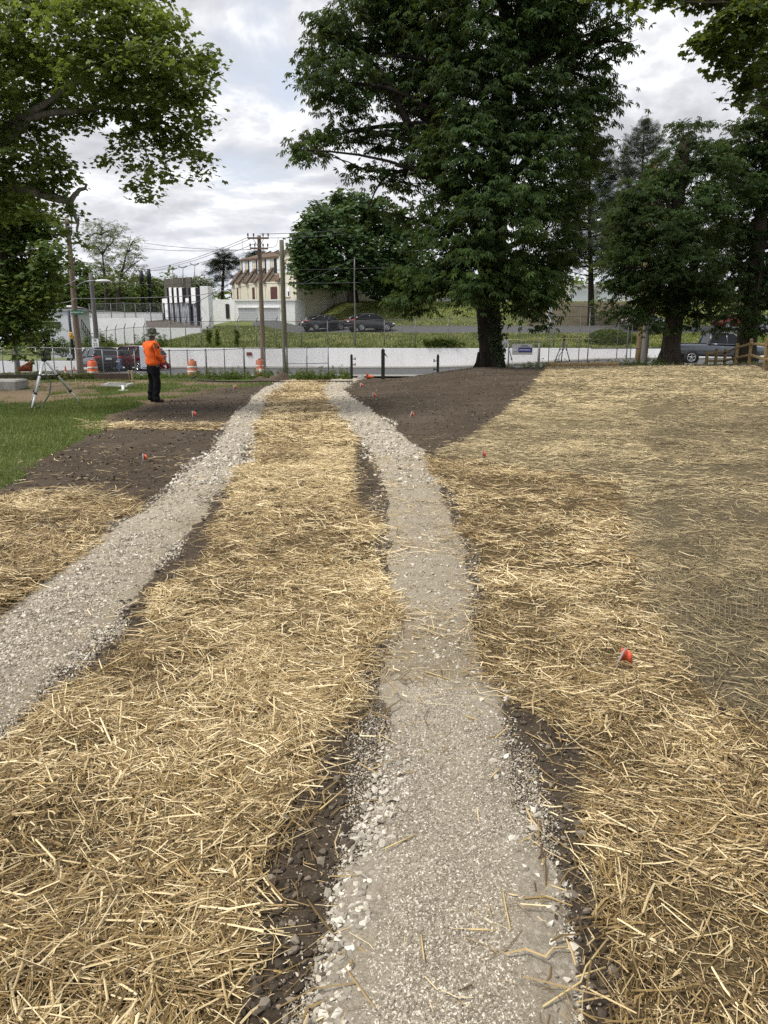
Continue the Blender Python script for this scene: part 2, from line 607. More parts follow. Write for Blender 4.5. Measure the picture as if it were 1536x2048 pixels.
def ground_material():
    k = NT('soil_and_turf')
    co = k.coord()
    n1 = k.noise(co, 0.9, 5.0, 0.6)
    n2 = k.noise(co, 9.0, 6.0, 0.7)
    n3 = k.noise(co, 55.0, 6.0, 0.75)
    soil = k.ramp(n2, [(0.25, (0.056, 0.042, 0.029)), (0.55, (0.094, 0.072, 0.050)), (0.8, (0.140, 0.112, 0.080))])
    soil = k.mix(k.ramp(n3, [(0.40, 0.55), (0.6, 0.0)]), soil, (0.032, 0.024, 0.017))
    crumb = k.n('TexVoronoi', {'Vector': co, 'Scale': 24.0, 'Randomness': 1.0})
    soil = k.mix(k.ramp(crumb.outputs['Distance'], [(0.06, 0.7), (0.16, 0.0)]), soil, (0.27, 0.225, 0.165))
    soil = k.mix(k.ramp(k.noise(co, 0.55, 7.0, 0.72), [(0.46, 0.0), (0.70, 0.6)]), soil, (0.150, 0.122, 0.092))
    soil = k.mix(k.ramp(k.noise(k.n('Mapping', {'Vector': co, 'Scale': (0.5, 4.0, 1)}).outputs[0], 1.6, 6.0, 0.7), [(0.52, 0.0), (0.68, 0.65)]), soil, (0.034, 0.025, 0.018))
    tan = k.ramp(n2, [(0.3, (0.135, 0.095, 0.058)), (0.7, (0.24, 0.18, 0.115))])
    straw = k.ramp(n3, [(0.3, (0.036, 0.026, 0.014)), (0.5, (0.10, 0.070, 0.033)), (0.72, (0.27, 0.19, 0.085))])
    turf = k.ramp(n3, [(0.3, (0.034, 0.050, 0.014)), (0.6, (0.085, 0.112, 0.030)), (0.8, (0.16, 0.17, 0.065))])
    rough = k.ramp(k.noise(co, 2.2, 6.0, 0.7), [(0.25, (0.070, 0.092, 0.026)), (0.5, (0.135, 0.160, 0.050)), (0.72, (0.23, 0.225, 0.09))])
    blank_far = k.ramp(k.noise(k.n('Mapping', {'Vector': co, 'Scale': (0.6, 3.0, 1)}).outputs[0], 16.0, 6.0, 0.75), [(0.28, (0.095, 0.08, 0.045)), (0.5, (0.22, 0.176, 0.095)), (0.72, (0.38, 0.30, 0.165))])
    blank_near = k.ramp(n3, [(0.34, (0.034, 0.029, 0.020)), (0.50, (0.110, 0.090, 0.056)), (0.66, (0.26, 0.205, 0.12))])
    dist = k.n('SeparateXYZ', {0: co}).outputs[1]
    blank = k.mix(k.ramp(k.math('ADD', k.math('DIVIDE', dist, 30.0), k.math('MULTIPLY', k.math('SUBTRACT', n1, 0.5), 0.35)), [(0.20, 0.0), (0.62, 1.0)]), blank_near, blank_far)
    blank = k.mix(k.math('MULTIPLY', k.attr('seam'), 0.55), blank, blank_near)
    c = k.mix(k.attr('tan'), soil, tan)
    c = k.mix(k.ramp(k.math('ADD', k.attr('grass'), k.math('MULTIPLY', k.math('SUBTRACT', n2, 0.5), 0.7)), [(0.35, 0.0), (0.6, 1.0)]), c, turf)
    c = k.mix(k.ramp(k.math('ADD', k.attr('straw'), k.math('MULTIPLY', k.math('SUBTRACT', n2, 0.5), 0.8)), [(0.35, 0.0), (0.65, 0.85)]), c, straw)
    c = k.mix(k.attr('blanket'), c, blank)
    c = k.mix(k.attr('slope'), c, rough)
    h = k.math('ADD', k.math('MULTIPLY', n2, 0.8), k.math('MULTIPLY', n3, 0.5))
    return k.done(k.bsdf(c, 0.95, 0.0, 0.12, k.bump(h, 0.75, 0.05)))


ground = bigmesh('ground', V, F, ground_material(), smooth=True)
tag(ground, 'brown soil and grass ground of the park running to the road', kind='structure')


def vattr(o, name, a):
    at = o.data.attributes.new(name, 'FLOAT', 'POINT')
    at.data.foreach_set('value', np.ascontiguousarray(np.clip(a, 0, 1), np.float32))


xs, ys = XX.ravel(), YY.ravel()
def hill_bare_shade(x, y):  # bare soil patch whose dark brown also carries the trees' shade
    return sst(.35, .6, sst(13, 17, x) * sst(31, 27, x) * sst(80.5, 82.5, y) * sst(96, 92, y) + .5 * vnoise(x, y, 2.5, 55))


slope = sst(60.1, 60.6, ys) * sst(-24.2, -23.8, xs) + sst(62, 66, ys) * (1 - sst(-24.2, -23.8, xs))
verge = np.maximum(sst(30.5, 33, ys) * sst(2.0, 7.0, xs - 3) * (1 - sst(46, 48, ys)), sst(35, 38, ys) * sst(-3.2, -4.5, xs) * (1 - sst(46, 48, ys)))
verge = np.maximum(verge, sst(16, 19, xs) * sst(14, 18, ys) * (ys < 47))
tanm = sst(40, -30, zn['px'] - np.interp(zn['py'], *GR_R)) * sst(-2.2, -3.4, xs + 0.5 * vnoise(xs, ys, 1.5, 31)) * sst(11, 15, ys) * (0.75 + 0.9 * vnoise(xs, ys, 2.3, 33))
berm_grass = sst(-0.12, 0.16, vnoise(xs, ys, 1.9, 35) + .5 * vnoise(xs, ys, .5, 36)) * sst(18, 21, ys) * (xs < -4)
lawn = zn['gr'] * sst(-0.12, 0.18, vnoise(xs, ys, 1.1, 37) + .4 * vnoise(xs, ys, .35, 38) + 0.55 * sst(21, 15, ys) - 0.22)
vattr(ground, 'straw', np.maximum.reduce([zn['ctr'], zn['rs'], zn['lp'], zn['line'] * .5]))
vattr(ground, 'blanket', zn['bk'])
vattr(ground, 'seam', zn['seam'])
vattr(ground, 'grass', np.maximum.reduce([lawn, verge * (1 - zn['bk']), berm_grass * .8]))
vattr(ground, 'tan', tanm)
vattr(ground, 'slope', slope * (1 - .9 * hill_bare_shade(xs, ys)))


# ------------------------------------------------------------------ gravel wheel tracks
def gravel_material():
    k = NT('pale_crushed_limestone')
    co = k.coord()
    v = k.n('TexVoronoi', {'Vector': co, 'Scale': 62.0, 'Randomness': 1.0})
    st = k.ramp(v.outputs['Color'], [(0.1, (0.24, 0.21, 0.165)), (0.45, (0.42, 0.375, 0.305)), (0.9, (0.70, 0.65, 0.56))])
    gap = k.ramp(v.outputs['Distance'], [(0.40, 0.0), (0.75, 0.55)])
    c = k.mix(gap, st, (0.20, 0.17, 0.13))
    fine = k.noise(co, 150.0, 6.0, 0.85)
    dust = k.ramp(fine, [(0.30, (0.15, 0.123, 0.087)), (0.5, (0.36, 0.31, 0.23)), (0.70, (0.56, 0.49, 0.38))])
    m = k.noise(co, 2.6, 6.0, 0.7)
    c = k.mix(k.ramp(m, [(0.38, 0.9), (0.62, 0.35)]), c, dust)
    c = k.mix(k.math('MULTIPLY', k.attr('dirty'), 0.80), c, k.ramp(fine, [(0.3, (0.13, 0.102, 0.064)), (0.7, (0.42, 0.35, 0.235))]))
    c = k.mix(k.math('MULTIPLY', k.attr('pale'), k.ramp(k.noise(co, 5.0, 6.0, 0.7), [(0.35, 0.0), (0.6, 0.8)])), c, k.ramp(fine, [(0.3, (0.22, 0.185, 0.135)), (0.5, (0.43, 0.375, 0.29)), (0.7, (0.60, 0.535, 0.425))]))
    bare = k.math('ADD', k.attr('edge'), k.math('MULTIPLY', k.math('SUBTRACT', k.noise(co, 26.0, 5.0, 0.75), 0.5), 1.5))
    c = k.mix(k.ramp(bare, [(0.42, 0.0), (0.58, 0.92)]), c, k.ramp(fine, [(0.3, (0.042, 0.032, 0.022)), (0.7, (0.12, 0.093, 0.065))]))
    h = k.math('ADD', fine, k.math('MULTIPLY', k.noise(co, 70.0, 4.0, 0.6), 0.8))
    return k.done(k.bsdf(c, 0.95, 0.0, 0.15, k.bump(h, 0.8, 0.014)))


GRAVEL = gravel_material()


def track(name, Ls, Rs, label):
    rows = np.concatenate([np.arange(754, 800, 1.5), np.arange(800, 1000, 4), np.arange(1000, 2400, 9)])
    nac = 41
    P = []
    for py in rows:
        l, r = np.interp(py, YS, Ls), np.interp(py, YS, Rs)
        m = G(0.5 * (l + r), py)
        dep = m.y * CP - (m.z - EYE) * SP
        half = 0.5 * (r - l) / FPX * dep
        P.append((m.x, m.y, half))
    P = np.array(P)
    d = np.gradient(P[:, :2], axis=0)
    d /= np.linalg.norm(d, axis=1)[:, None]
    nr = np.stack([d[:, 1], -d[:, 0]], 1)
    u = np.linspace(-1.25, 1.25, nac)
    # lateral axis stays across the picture's row so that both edges keep their outline
    wob = 1 + 0.22 * vnoise(P[:, 0] + 7, P[:, 1], 0.45, 46) + 0.25 * vnoise(P[:, 0] + 3, P[:, 1], 1.3, 47)
    X = P[:, 0][:, None] + (P[:, 2] * wob)[:, None] * u[None]
    Y = P[:, 1][:, None] + 0 * u[None]
    Z = H(X, Y) + 0.022 - 0.034 * np.abs(u[None]) ** 3 + 0.012 * vnoise(X, Y, 0.16, 41) + 0.010 * vnoise(X, Y, 0.06, 42)
    n = len(rows)
    ii = (np.arange(n - 1)[:, None] * nac + np.arange(nac - 1)[None]).ravel()
    F = np.stack([ii, ii + nac, ii + nac + 1, ii + 1], 1)
    o = bigmesh(name, np.stack([X.ravel(), Y.ravel(), Z.ravel()], 1), F, GRAVEL, smooth=True)
    tag(o, label, kind='structure')
    pyv = np.repeat(rows, nac)
    uu = np.tile(u, n)
    if name == 'gravel_path':
        dirty = sst(905, 960, pyv) * sst(1395, 1340, pyv + 60 * vnoise(X.ravel(), Y.ravel(), .3, 43)) * (0.55 + 0.45 * sst(1200, 1300, pyv))
    else:
        dirty = 0.55 * sst(-0.1, 0.9, uu + 0.5 * vnoise(X.ravel(), Y.ravel(), .7, 44)) * sst(930, 1000, pyv)
    edge = sst(0.72, 1.1, np.abs(uu) + 0.5 * vnoise(X.ravel(), Y.ravel(), .25, 45))
    vattr(o, 'dirty', np.maximum(dirty, 0.5 * edge))
    vattr(o, 'pale', sst(.95, .15, np.abs(uu + .3 * vnoise(X.ravel(), Y.ravel(), .5, 49))) * (1 - dirty))
    vattr(o, 'edge', sst(0.62, 1.12, np.abs(uu) + 0.35 * vnoise(X.ravel(), Y.ravel(), .3, 48)))
    return o


track('gravel_path', RT_L, RT_R, 'wheel track of pale gravel running from the bottom of the picture to the road')
track('gravel_track', LT_L, LT_R, 'wheel track of white gravel curving in from the left edge')


# ------------------------------------------------------------------ loose stones
def ico():
    t = (1 + 5 ** .5) / 2
    v = np.array([(-1, t, 0), (1, t, 0), (-1, -t, 0), (1, -t, 0), (0, -1, t), (0, 1, t), (0, -1, -t), (0, 1, -t), (t, 0, -1), (t, 0, 1), (-t, 0, -1), (-t, 0, 1)], float)
    v /= np.linalg.norm(v[0])
    f = np.array([(0, 11, 5), (0, 5, 1), (0, 1, 7), (0, 7, 10), (0, 10, 11), (1, 5, 9), (5, 11, 4), (11, 10, 2), (10, 7, 6), (7, 1, 8), (3, 9, 4), (3, 4, 2), (3, 2, 6), (3, 6, 8), (3, 8, 9), (4, 9, 5), (2, 4, 11), (6, 2, 10), (8, 6, 7), (9, 8, 1)])
    return v, f


IV, IF = ico()


def sample_view(n, d0, d1, margin=140, power=1.0, pxr=None):
    """random ground points inside the camera's view, density falling with distance"""
    u = RNG.random(n)
    y = d0 * (d1 / d0) ** u if power == 1.0 else (d0 ** power + u * (d1 ** power - d0 ** power)) ** (1 / power)
    dep = y * CP + EYE * SP
    px = RNG.uniform(-margin, 1536 + margin, n) if pxr is None else RNG.uniform(pxr[0], pxr[1], n)
    return (px - 768) / FPX * dep, y


def track_lift(x, y):
    px, py = to_px(x, y, H0(x, y))
    out = np.full(len(x), 0.004)
    for Ls, Rs in ((RT_L, RT_R), (LT_L, LT_R)):
        l, r = np.interp(py, YS, Ls), np.interp(py, YS, Rs)
        u = np.abs((px - 0.5 * (l + r)) / (0.5 * (r - l)))
        z = 0.022 - 0.034 * u ** 3 + 0.012 * vnoise(x, y, 0.16, 41) + 0.010 * vnoise(x, y, 0.06, 42)
        out = np.where(u < 1.2, np.maximum(out, z), out)
    return out


def stones(name, n, d0, d1, keep, smin, smax, label, power=1.0, tp=1.3, pxr=None):
    x, y = sample_view(n, d0, d1, power=power, pxr=pxr)
    z = zones(x, y)
    p = keep(z, x, y)
    k = RNG.random(n) < p
    x, y = x[k], y[k]
    m = len(x)
    s = smin * (smax / smin) ** (RNG.random(m) ** 1.7)
    t_ = RNG.random(m) ** tp
    P = np.stack([x, y, H(x, y) + track_lift(x, y) + s * 0.16], 1)
    R = rotmats(RNG.uniform(0, 6.28, m), RNG.uniform(-.5, .5, m), RNG.uniform(-.5, .5, m))
    T = IV * (1 + 0.26 * RNG.standard_normal((12, 1)))
    sz = np.stack([s * RNG.uniform(.75, 1.25, m), s * RNG.uniform(.6, 1.0, m), s * RNG.uniform(.45, .8, m)], 1)
    o = scatter(name, P, T, IF, sz, R, STONE, t_)
    return tag(o, label, kind='stuff')


STONE_PALE = tintmat('pale_limestone', (0.24, 0.215, 0.175), (0.46, 0.42, 0.35), (0.70, 0.655, 0.57), 0.9, spec=0.15, bump=0.3)
STONE = tintmat('limestone_chips', (0.18, 0.152, 0.115), (0.41, 0.362, 0.285), (0.66, 0.61, 0.52), 0.9, spec=0.2, bump=0.25)


def keep_edge(z, x, y):
    lft = sst(60, 0, np.abs(z['px'] - np.interp(z['py'], YS, RT_L) - 45)) * sst(1420, 1650, z['py'])
    rgt = 0.14 * sst(70, 0, np.abs(z['px'] - np.interp(z['py'], YS, RT_R) + 25)) * sst(1330, 1380, z['py'])
    ll = 0.2 * sst(90, 10, np.abs(z['px'] - np.interp(z['py'], YS, LT_L) - 40)) * z['lt']
    return np.clip(lft + rgt + ll, 0, 1)


stones('gravel_stones', 70000, 1.3, 8.0, keep_edge, 0.005, 0.016, 'loose white stones along the edges of the gravel tracks')
stones('gravel_chips', 90000, 1.9, 6.0, lambda z, x, y: z['lt'], 0.0025, 0.010, 'pale chips covering the near stretch of the left track', tp=1.5, pxr=(-140, 420))
stones('gravel_chips', 260000, 1.3, 9.0, lambda z, x, y: np.clip(z['rt'] * np.where((z['py'] > 925) & (z['py'] < 1360), .22, .8) + z['lt'] * .9 + .02 * (1 - z['ctr']), 0, 1), 0.0016, 0.0060, 'small grey chips covering the gravel path', tp=1.7, pxr=(560, 1220))
stones('gravel_chips', 90000, 3.4, 10.0, lambda z, x, y: np.clip(z['rt'] * np.where((z['py'] > 925) & (z['py'] < 1360), .3, .9) + z['lt'], 0, 1), 0.005, 0.017, 'pale chips on the middle stretch of both tracks', power=1.2)
stones('gravel_cobbles', 42000, 8.0, 30.0, lambda z, x, y: np.clip(z['rt'] * np.where(z['py'] > 925, .3, .9) + z['lt'], 0, 1), 0.012, 0.032, 'white gravel on the far stretch of the tracks')
for o_ in [q for q in bpy.data.objects if q.name.split('.')[0] in ('gravel_stones', 'gravel_cobbles')]:
    o_.data.materials[0] = STONE_PALE
stones('soil_clods', 26000, 1.4, 30.0, lambda z, x, y: np.clip(1 - z['rt'] - z['lt'] - 1.3 * z['ctr'] - 1.3 * z['rs'] - z['bk'] - z['gr'] - z['lp'], 0, 1) * .8, 0.004, 0.020, 'crumbled clods of dark soil beside the tracks')
stones('soil_clods', 42000, 7.0, 31.0, lambda z, x, y: np.clip(1 - z['rt'] - z['lt'] - 1.3 * z['ctr'] - 1.3 * z['rs'] - z['bk'] - z['gr'] - z['lp'], 0, 1) * (.25 + 1.3 * np.clip(vnoise(x, y, .6, 92), 0, 1)), 0.006, 0.028, 'crumbled clods and pebbles on the dark mound and the left soil strip', power=1.3)
bpy.data.objects['soil_clods'].data.materials[0] = bpy.data.objects['soil_clods.001'].data.materials[0] = tintmat('soil_crumbs', (0.046, 0.036, 0.027), (0.090, 0.072, 0.054), (0.24, 0.205, 0.16), 0.95, spec=0.1)


# ------------------------------------------------------------------ straw
STRAW = tintmat('dry_straw', (0.088, 0.056, 0.022), (0.345, 0.235, 0.092), (0.84, 0.695, 0.425), 0.55, spec=0.35)
STRAW_PALE = tintmat('weathered_straw', (0.085, 0.068, 0.036), (0.265, 0.205, 0.105), (0.66, 0.54, 0.32), 0.65, spec=0.3)


def straw(name, n, d0, d1, keep, label, L=(0.04, 0.17), W=(0.0018, 0.0042), lift=0.045, mat=None, along=None, power=1.0, base=0.004, tint=None, tilt=0.30):
    x, y = sample_view(n, d0, d1, power=power)
    z = zones(x, y)
    k = RNG.random(n) < keep(z, x, y)
    x, y = x[k], y[k]
    m = len(x)
    ln = L[0] * (L[1] / L[0]) ** RNG.random(m)
    wd = W[0] * (W[1] / W[0]) ** (RNG.random(m) ** 1.4)
    yaw = RNG.uniform(0, 2 * math.pi, m) if along is None else RNG.normal(along[0], along[1], m)
    # neighbouring stalks lie alike: matted drifts
    if along is None:
        yaw = np.where(RNG.random(m) < 0.55, 3.0 * vnoise(x, y, 0.35, 61) * 2 + RNG.normal(0, .55, m), yaw)
    bend = RNG.normal(0, 0.30, m) * (RNG.random(m) < .7) + RNG.normal(0, .6, m) * (RNG.random(m) < .2)
    heap = np.clip(0.6 + 1.6 * vnoise(x, y, 0.5, 62), 0.1, 1.6)
    zc = H(x, y) + base + lift * heap * RNG.random(m) ** 1.2
    t = RNG.normal(0, tilt, m) * 0.55
    c, s = np.cos(yaw), np.sin(yaw)
    # three stations down the stalk, each a little roof of three points
    P = np.zeros((m, 3, 3, 3))
    for i, a in enumerate((-0.5, 0.0, 0.5)):
        off = bend * ln * (abs(a) * 2) ** 2 * 0.5
        ct = np.cos(t)
        cx = x + c * ln * a * ct - s * off
        cyy = y + s * ln * a * ct + c * off
        cz = zc + ln * a * np.sin(t)
        cz = np.maximum(cz, H(cx, cyy) + 0.002) if d1 < 10 else cz
        tw = wd * (1.0 if i == 1 else 0.8)
        for j, q in enumerate((-0.5, 0.0, 0.5)):
            P[:, i, j, 0] = cx - s * tw * q
            P[:, i, j, 1] = cyy + c * tw * q
            P[:, i, j, 2] = cz + (tw * 0.45 if j == 1 else 0.0)
    F = []
    for i in (0, 1):
        for j in (0, 1):
            F.append((i * 3 + j, (i + 1) * 3 + j, (i + 1) * 3 + j + 1, i * 3 + j + 1))
    F = np.array(F)[None] + (np.arange(m) * 9)[:, None, None]
    tn = np.clip(np.where(RNG.random(m) < .34, RNG.normal(.84, .13, m), RNG.normal(0.32, 0.2, m)) + 0.45 * vnoise(x, y, 0.7, 63), 0, 1) if tint is None else tint(m, x, y)
    if 'blanket' in name:
        tn = np.clip(tn - .20 * zones(x, y)['seam'], 0, 1)
    o = bigmesh(name, P.reshape(-1, 3), F.reshape(-1, 4), mat or STRAW, np.repeat(tn, 4))
    print(name, m)
    return tag(o, label, kind='stuff')


def patchy(x, y, lo=-0.34, hi=-0.02):
    return sst(lo, hi, 0.8 * vnoise(x, y, 0.55, 64) + 0.75 * vnoise(x, y, 0.17, 65))


# (near, middle, far) coats for each strewn area
kc = lambda z, x, y: np.clip(np.maximum(z['ctr'] * (0.17 + 0.80 * patchy(x, y, -0.34, 0.04)), 0.20 * z['ctrs']) + 0.012 + 0.09 * z['rt'] * (z['py'] > 915) * (z['py'] < 1370), 0, 1) * (z['px'] < np.interp(z['py'], YS, RT_R))
straw('straw_chaff', 260000, 1.25, 5.0, lambda z, x, y: np.clip(np.maximum(z['ctr'] * (.3 + .7 * patchy(x, y)), z['rs'] * (.3 + .6 * patchy(x, y, -.22, .12))) + .02, 0, 1), 'short broken straw chaff matted under the near stalks', (0.005, 0.03), (0.0009, 0.0035), lift=0.012, power=1.5, tilt=.15)
straw('straw_mulch', 125000, 1.25, 4.2, kc, 'thick golden straw strewn between the two gravel tracks', (0.022, 0.24), (0.0013, 0.0080), power=1.5)
straw('straw_mulch', 215000, 4.2, 11.0, kc, 'golden straw further along between the two gravel tracks', (0.03, 0.21), (0.002, 0.0098), power=1.4)
straw('straw_mulch', 190000, 11.0, 34.0, lambda z, x, y: z['ctr'], 'golden straw strip between the tracks near the bollards', (0.10, 0.26), (0.007, 0.015), lift=0.06, power=1.2)
kr = lambda z, x, y: np.clip(np.maximum(z['rs'] * (0.08 + 0.64 * patchy(x, y, -0.20, 0.16)), 0.16 * z['rss']) + 0.012 * (z['px'] > np.interp(z['py'], YS, RT_L)), 0, 1)
straw('straw_litter', 92000, 1.25, 4.2, kr, 'loose golden straw scattered right of the gravel path in the foreground', (0.022, 0.21), (0.0013, 0.0080), power=1.5)
straw('straw_litter', 175000, 4.2, 12.0, kr, 'golden straw right of the gravel path up to the blanket', (0.03, 0.20), (0.002, 0.0098), power=1.4)
straw('straw_heap', 110000, 3.6, 8.5, lambda z, x, y: z['lp'] * (0.25 + 0.75 * patchy(x, y)), 'heap of yellow straw left of the left gravel track', (0.07, 0.26), (0.004, 0.010), lift=0.11, tilt=.4)
straw('straw_wisps', 90000, 10.0, 18.0, lambda z, x, y: z['line'] * .5, 'thin wisps of straw across the bare soil left of the track', (0.10, 0.3), (0.006, 0.012), lift=0.06)
kb = lambda z, x, y: np.clip(z['bk'] * (1 - 0.40 * sst(4.5, 9, y) * (1 - np.sin(y * 19.0 + 7 * vnoise(x, y, 1.2, 56) + 4 * vnoise(x, y, .4, 58)))) * (1 - .28 * z['seam']) * np.clip(0.66 + 1.1 * vnoise(x, y, 1.1, 66) + 0.7 * vnoise(x, y, .3, 67) - 0.16 * sst(1270, 1300, z['px']), 0.12, 1), 0, 1)
straw('blanket_straw', 190000, 2.4, 7.0, kb, 'sparse weathered straw under netting on the right', (0.03, 0.20), (0.0012, 0.0060), lift=0.03, mat=STRAW_PALE, power=1.3)
straw('blanket_straw', 240000, 7.0, 16.0, kb, 'weathered straw of the erosion blanket in the middle distance on the right', (0.05, 0.28), (0.003, 0.012), lift=0.035, mat=STRAW_PALE, power=1.3, along=(0.0, 0.7))
straw('blanket_straw', 160000, 16.0, 34.0, lambda z, x, y: z['bk'] * (0.55 + 0.45 * np.sin(y * 13.0 + 4 * vnoise(x, y, 1.5, 57))) * (1 - .35 * z['seam']), 'smooth tan erosion blanket near the wooden fence', (0.12, 0.34), (0.010, 0.020), lift=0.02, mat=STRAW_PALE, power=1.2, along=(0.0, 0.45))


# a handful of long single stalks on the gravel
def stalks():
    L = [((1215, 1890), (1170, 1955), (1160, 1985), (1085, 2030)), ((1090, 1935), (1105, 1915), (1135, 1912)), ((1005, 1800), (1010, 1830), (1020, 1880)),
         ((936, 1876), (990, 1880)), ((842, 1890), (848, 1940)), ((1150, 1975), (1210, 1950)), ((640, 1640), (690, 1600)), ((980, 1570), (1000, 1550)), ((770, 1720), (830, 1690)),
         ((930, 1440), (955, 1452)), ((850, 1350), (900, 1365)), ((990, 1490), (1012, 1470), (1018, 1462))]
    b = MB()
    for p in L:
        q = [G(a, c) + Vector((0, 0, 0.028)) for a, c in p]
        b.tube(q, 0.0026, 5)
    o = b.build('straw_stalks', pmat('single_straw', (0.52, 0.40, 0.19), 0.5))
    tag(o, 'single long straw stalks lying on the bare gravel', kind='stuff')


stalks()


# ------------------------------------------------------------------ netting laid over the blanket
def netting():
    b = []
    f = []
    us = np.arange(-0.95, 0.96, 0.030)
    vs = np.arange(-1.1, 1.0, 0.042)
    c0 = G(1400, 1150)
    th = rad(-24)
    lines = []
    for u in us:
        t = np.linspace(-1.1, 1.0, 60)
        lines.append((np.full_like(t, u), t))
    for v in vs:
        t = np.linspace(-0.95, 0.95, 60)
        lines.append((t, np.full_like(t, v)))
    V, Fc = [], []
    w = 0.0009
    for a, c in lines:
        a2 = a + 0.03 * np.sin(c * 2.1) + 0.04 * vnoise(a * 3, c * 3, 1.0, 51)
        c2 = c + 0.03 * np.sin(a * 1.9 + 1) + 0.05 * vnoise(a * 3 + 9, c * 3, 1.0, 52)
        x = c0.x + a2 * math.cos(th) - c2 * math.sin(th)
        y = c0.y + a2 * math.sin(th) + c2 * math.cos(th)
        ok = (zones(x, y)['bk'] > 0.45) & (vnoise(x, y, 0.35, 53) + 0.6 * vnoise(x, y, .12, 54) > 0.02 + 0.28 * (np.hypot(a, c) - .45))
        z = H(x, y) + 0.012
        d = np.stack([np.gradient(x), np.gradient(y)], 1)
        d /= np.linalg.norm(d, axis=1)[:, None]
        o = len(V)
        for i in range(len(x)):
            V.append((x[i] - d[i, 1] * w, y[i] + d[i, 0] * w, z[i]))
            V.append((x[i] + d[i, 1] * w, y[i] - d[i, 0] * w, z[i] + .0008))
        for i in range(len(x) - 1):
            if ok[i] and ok[i + 1]:
                Fc.append((o + 2 * i, o + 2 * i + 1, o + 2 * i + 3, o + 2 * i + 2))
    o = bigmesh('blanket_netting', np.array(V), np.array(Fc), pmat('jute_thread', (0.27, 0.24, 0.175), 0.8))
    tag(o, 'fine pale netting showing over dark soil on the right', 'netting')


netting()


# ------------------------------------------------------------------ lawn blades
GRASS = tintmat('lawn_grass', (0.055, 0.082, 0.020), (0.120, 0.165, 0.044), (0.26, 0.275, 0.105), 0.6, transl=0.25)
ROUGH_GRASS = tintmat('rough_grass', (0.095, 0.120, 0.032), (0.185, 0.215, 0.062), (0.38, 0.36, 0.16), 0.7, transl=0.2)
BT = np.array([(-.5, 0, 0), (.5, 0, 0), (.32, .12, .6), (-.32, .12, .6), (.02, .42, 1.0), (-.02, .42, 1.0)])
BF = np.array([(0, 1, 2, 3), (3, 2, 4, 5)])


def blades(name, x, y, hgt, wid, mat, label, dz=0.0):
    m = len(x)
    R = rotmats(RNG.uniform(0, 6.28, m), RNG.normal(0, .22, m), RNG.normal(0, .22, m))
    h = hgt[0] + (hgt[1] - hgt[0]) * RNG.random(m)
    w = RNG.uniform(wid[0], wid[1], m)
    sz = np.stack([w, h, h], 1)
    t = np.clip(RNG.normal(.45, .2, m) + 0.7 * vnoise(x, y, 1.2, 71), 0, 1)
    o = scatter(name, np.stack([x, y, H(x, y) + dz], 1), BT, BF, sz, R, mat, t)
    print(name, m)
    return tag(o, label, kind='stuff')


n = 260000
x, y = RNG.uniform(-16, -0.5, n), RNG.uniform(7.5, 29, n)
z = zones(x, y)
g = z['gr'] * sst(-0.12, 0.20, vnoise(x, y, 1.1, 37) + .4 * vnoise(x, y, .35, 38) + 0.55 * sst(21, 15, y) - 0.22)
bg = sst(-0.12, 0.16, vnoise(x, y, 1.9, 35) + .5 * vnoise(x, y, .5, 36)) * sst(18, 21, y) * (x < -4) * .6
k = (RNG.random(n) < np.maximum(g, bg)) & (z['px'] > -60)
blades('lawn_grass', x[k], y[k], (0.035, 0.10), (0.006, 0.013), GRASS, 'green lawn growing left of the bare soil')
n = 60000
x, y = RNG.uniform(-23.5, 34, n), 60.35 + 12.3 * RNG.random(n)
blades('bank_grass', x, y, (0.10, 0.24), (0.05, 0.10), ROUGH_GRASS, 'rough grass on the bank above the white wall')
n = 40000
x, y = RNG.uniform(-9, 36, n), RNG.uniform(80.5, 99, n)
k = RNG.random(n) < sst(-12, -5, x) * (1 - hill_bare_shade(x, y))
blades('hill_grass', x[k], y[k], (0.08, 0.2), (0.06, 0.12), ROUGH_GRASS, 'mown grass on the hill behind the parked cars')
n = 26000
x, y = RNG.uniform(4, 26, n), RNG.uniform(17, 45, n)
z = zones(x, y)
vg = np.maximum(sst(30.5, 33, y) * sst(2.0, 7.0, x - 3), sst(16, 19, x) * sst(14, 18, y))
k = RNG.random(n) < vg * (1 - z['bk'])
blades('verge_grass', x[k], y[k], (0.05, 0.15), (0.014, 0.03), GRASS, 'green grass verge below the wooden rail fence')

# ------------------------------------------------------------------ trees
def leaflet_set(angles, ln, wd, droop, curl=0.12):
    T, F = [], []
    for a, l in zip(angles, ln):
        c, s = math.cos(a), math.sin(a)
        o = len(T)
        for u, v, z in ((0.02, 0, 0), (0.58, -wd / 2, -droop * 0.35 + curl * .3), (1.0, 0, -droop), (0.58, wd / 2, -droop * 0.35 + curl * .3)):
            T.append((l * (u * c) - v * l * s, l * (u * s) + v * l * c, z * l))
        F.append((o, o + 1, o + 2, o + 3))
    return np.array(T, float), np.array(F)


PALMATE = leaflet_set([-1.9, -1.15, -.4, .4, 1.15, 1.9], [.62, .85, 1, 1, .85, .62], 0.36, 0.55)
STAR = leaflet_set([-1.55, -.78, 0, .78, 1.55], [.70, .92, 1.05, .92, .70], 0.62, 0.16, 0.05)
OVAL = leaflet_set([0, 2.3, -2.2], [1, .9, .95], 0.62, 0.25)
FINE = leaflet_set([0, .9, -.9, 2.2, -2.3], [1, .9, .9, .8, .8], 0.28, 0.3)
NEEDLE = leaflet_set([0, .55, -.55, 1.1, -1.1, 1.8, -1.8], [1, 1, 1, .9, .9, .75, .75], 0.11, -0.15, 0.0)

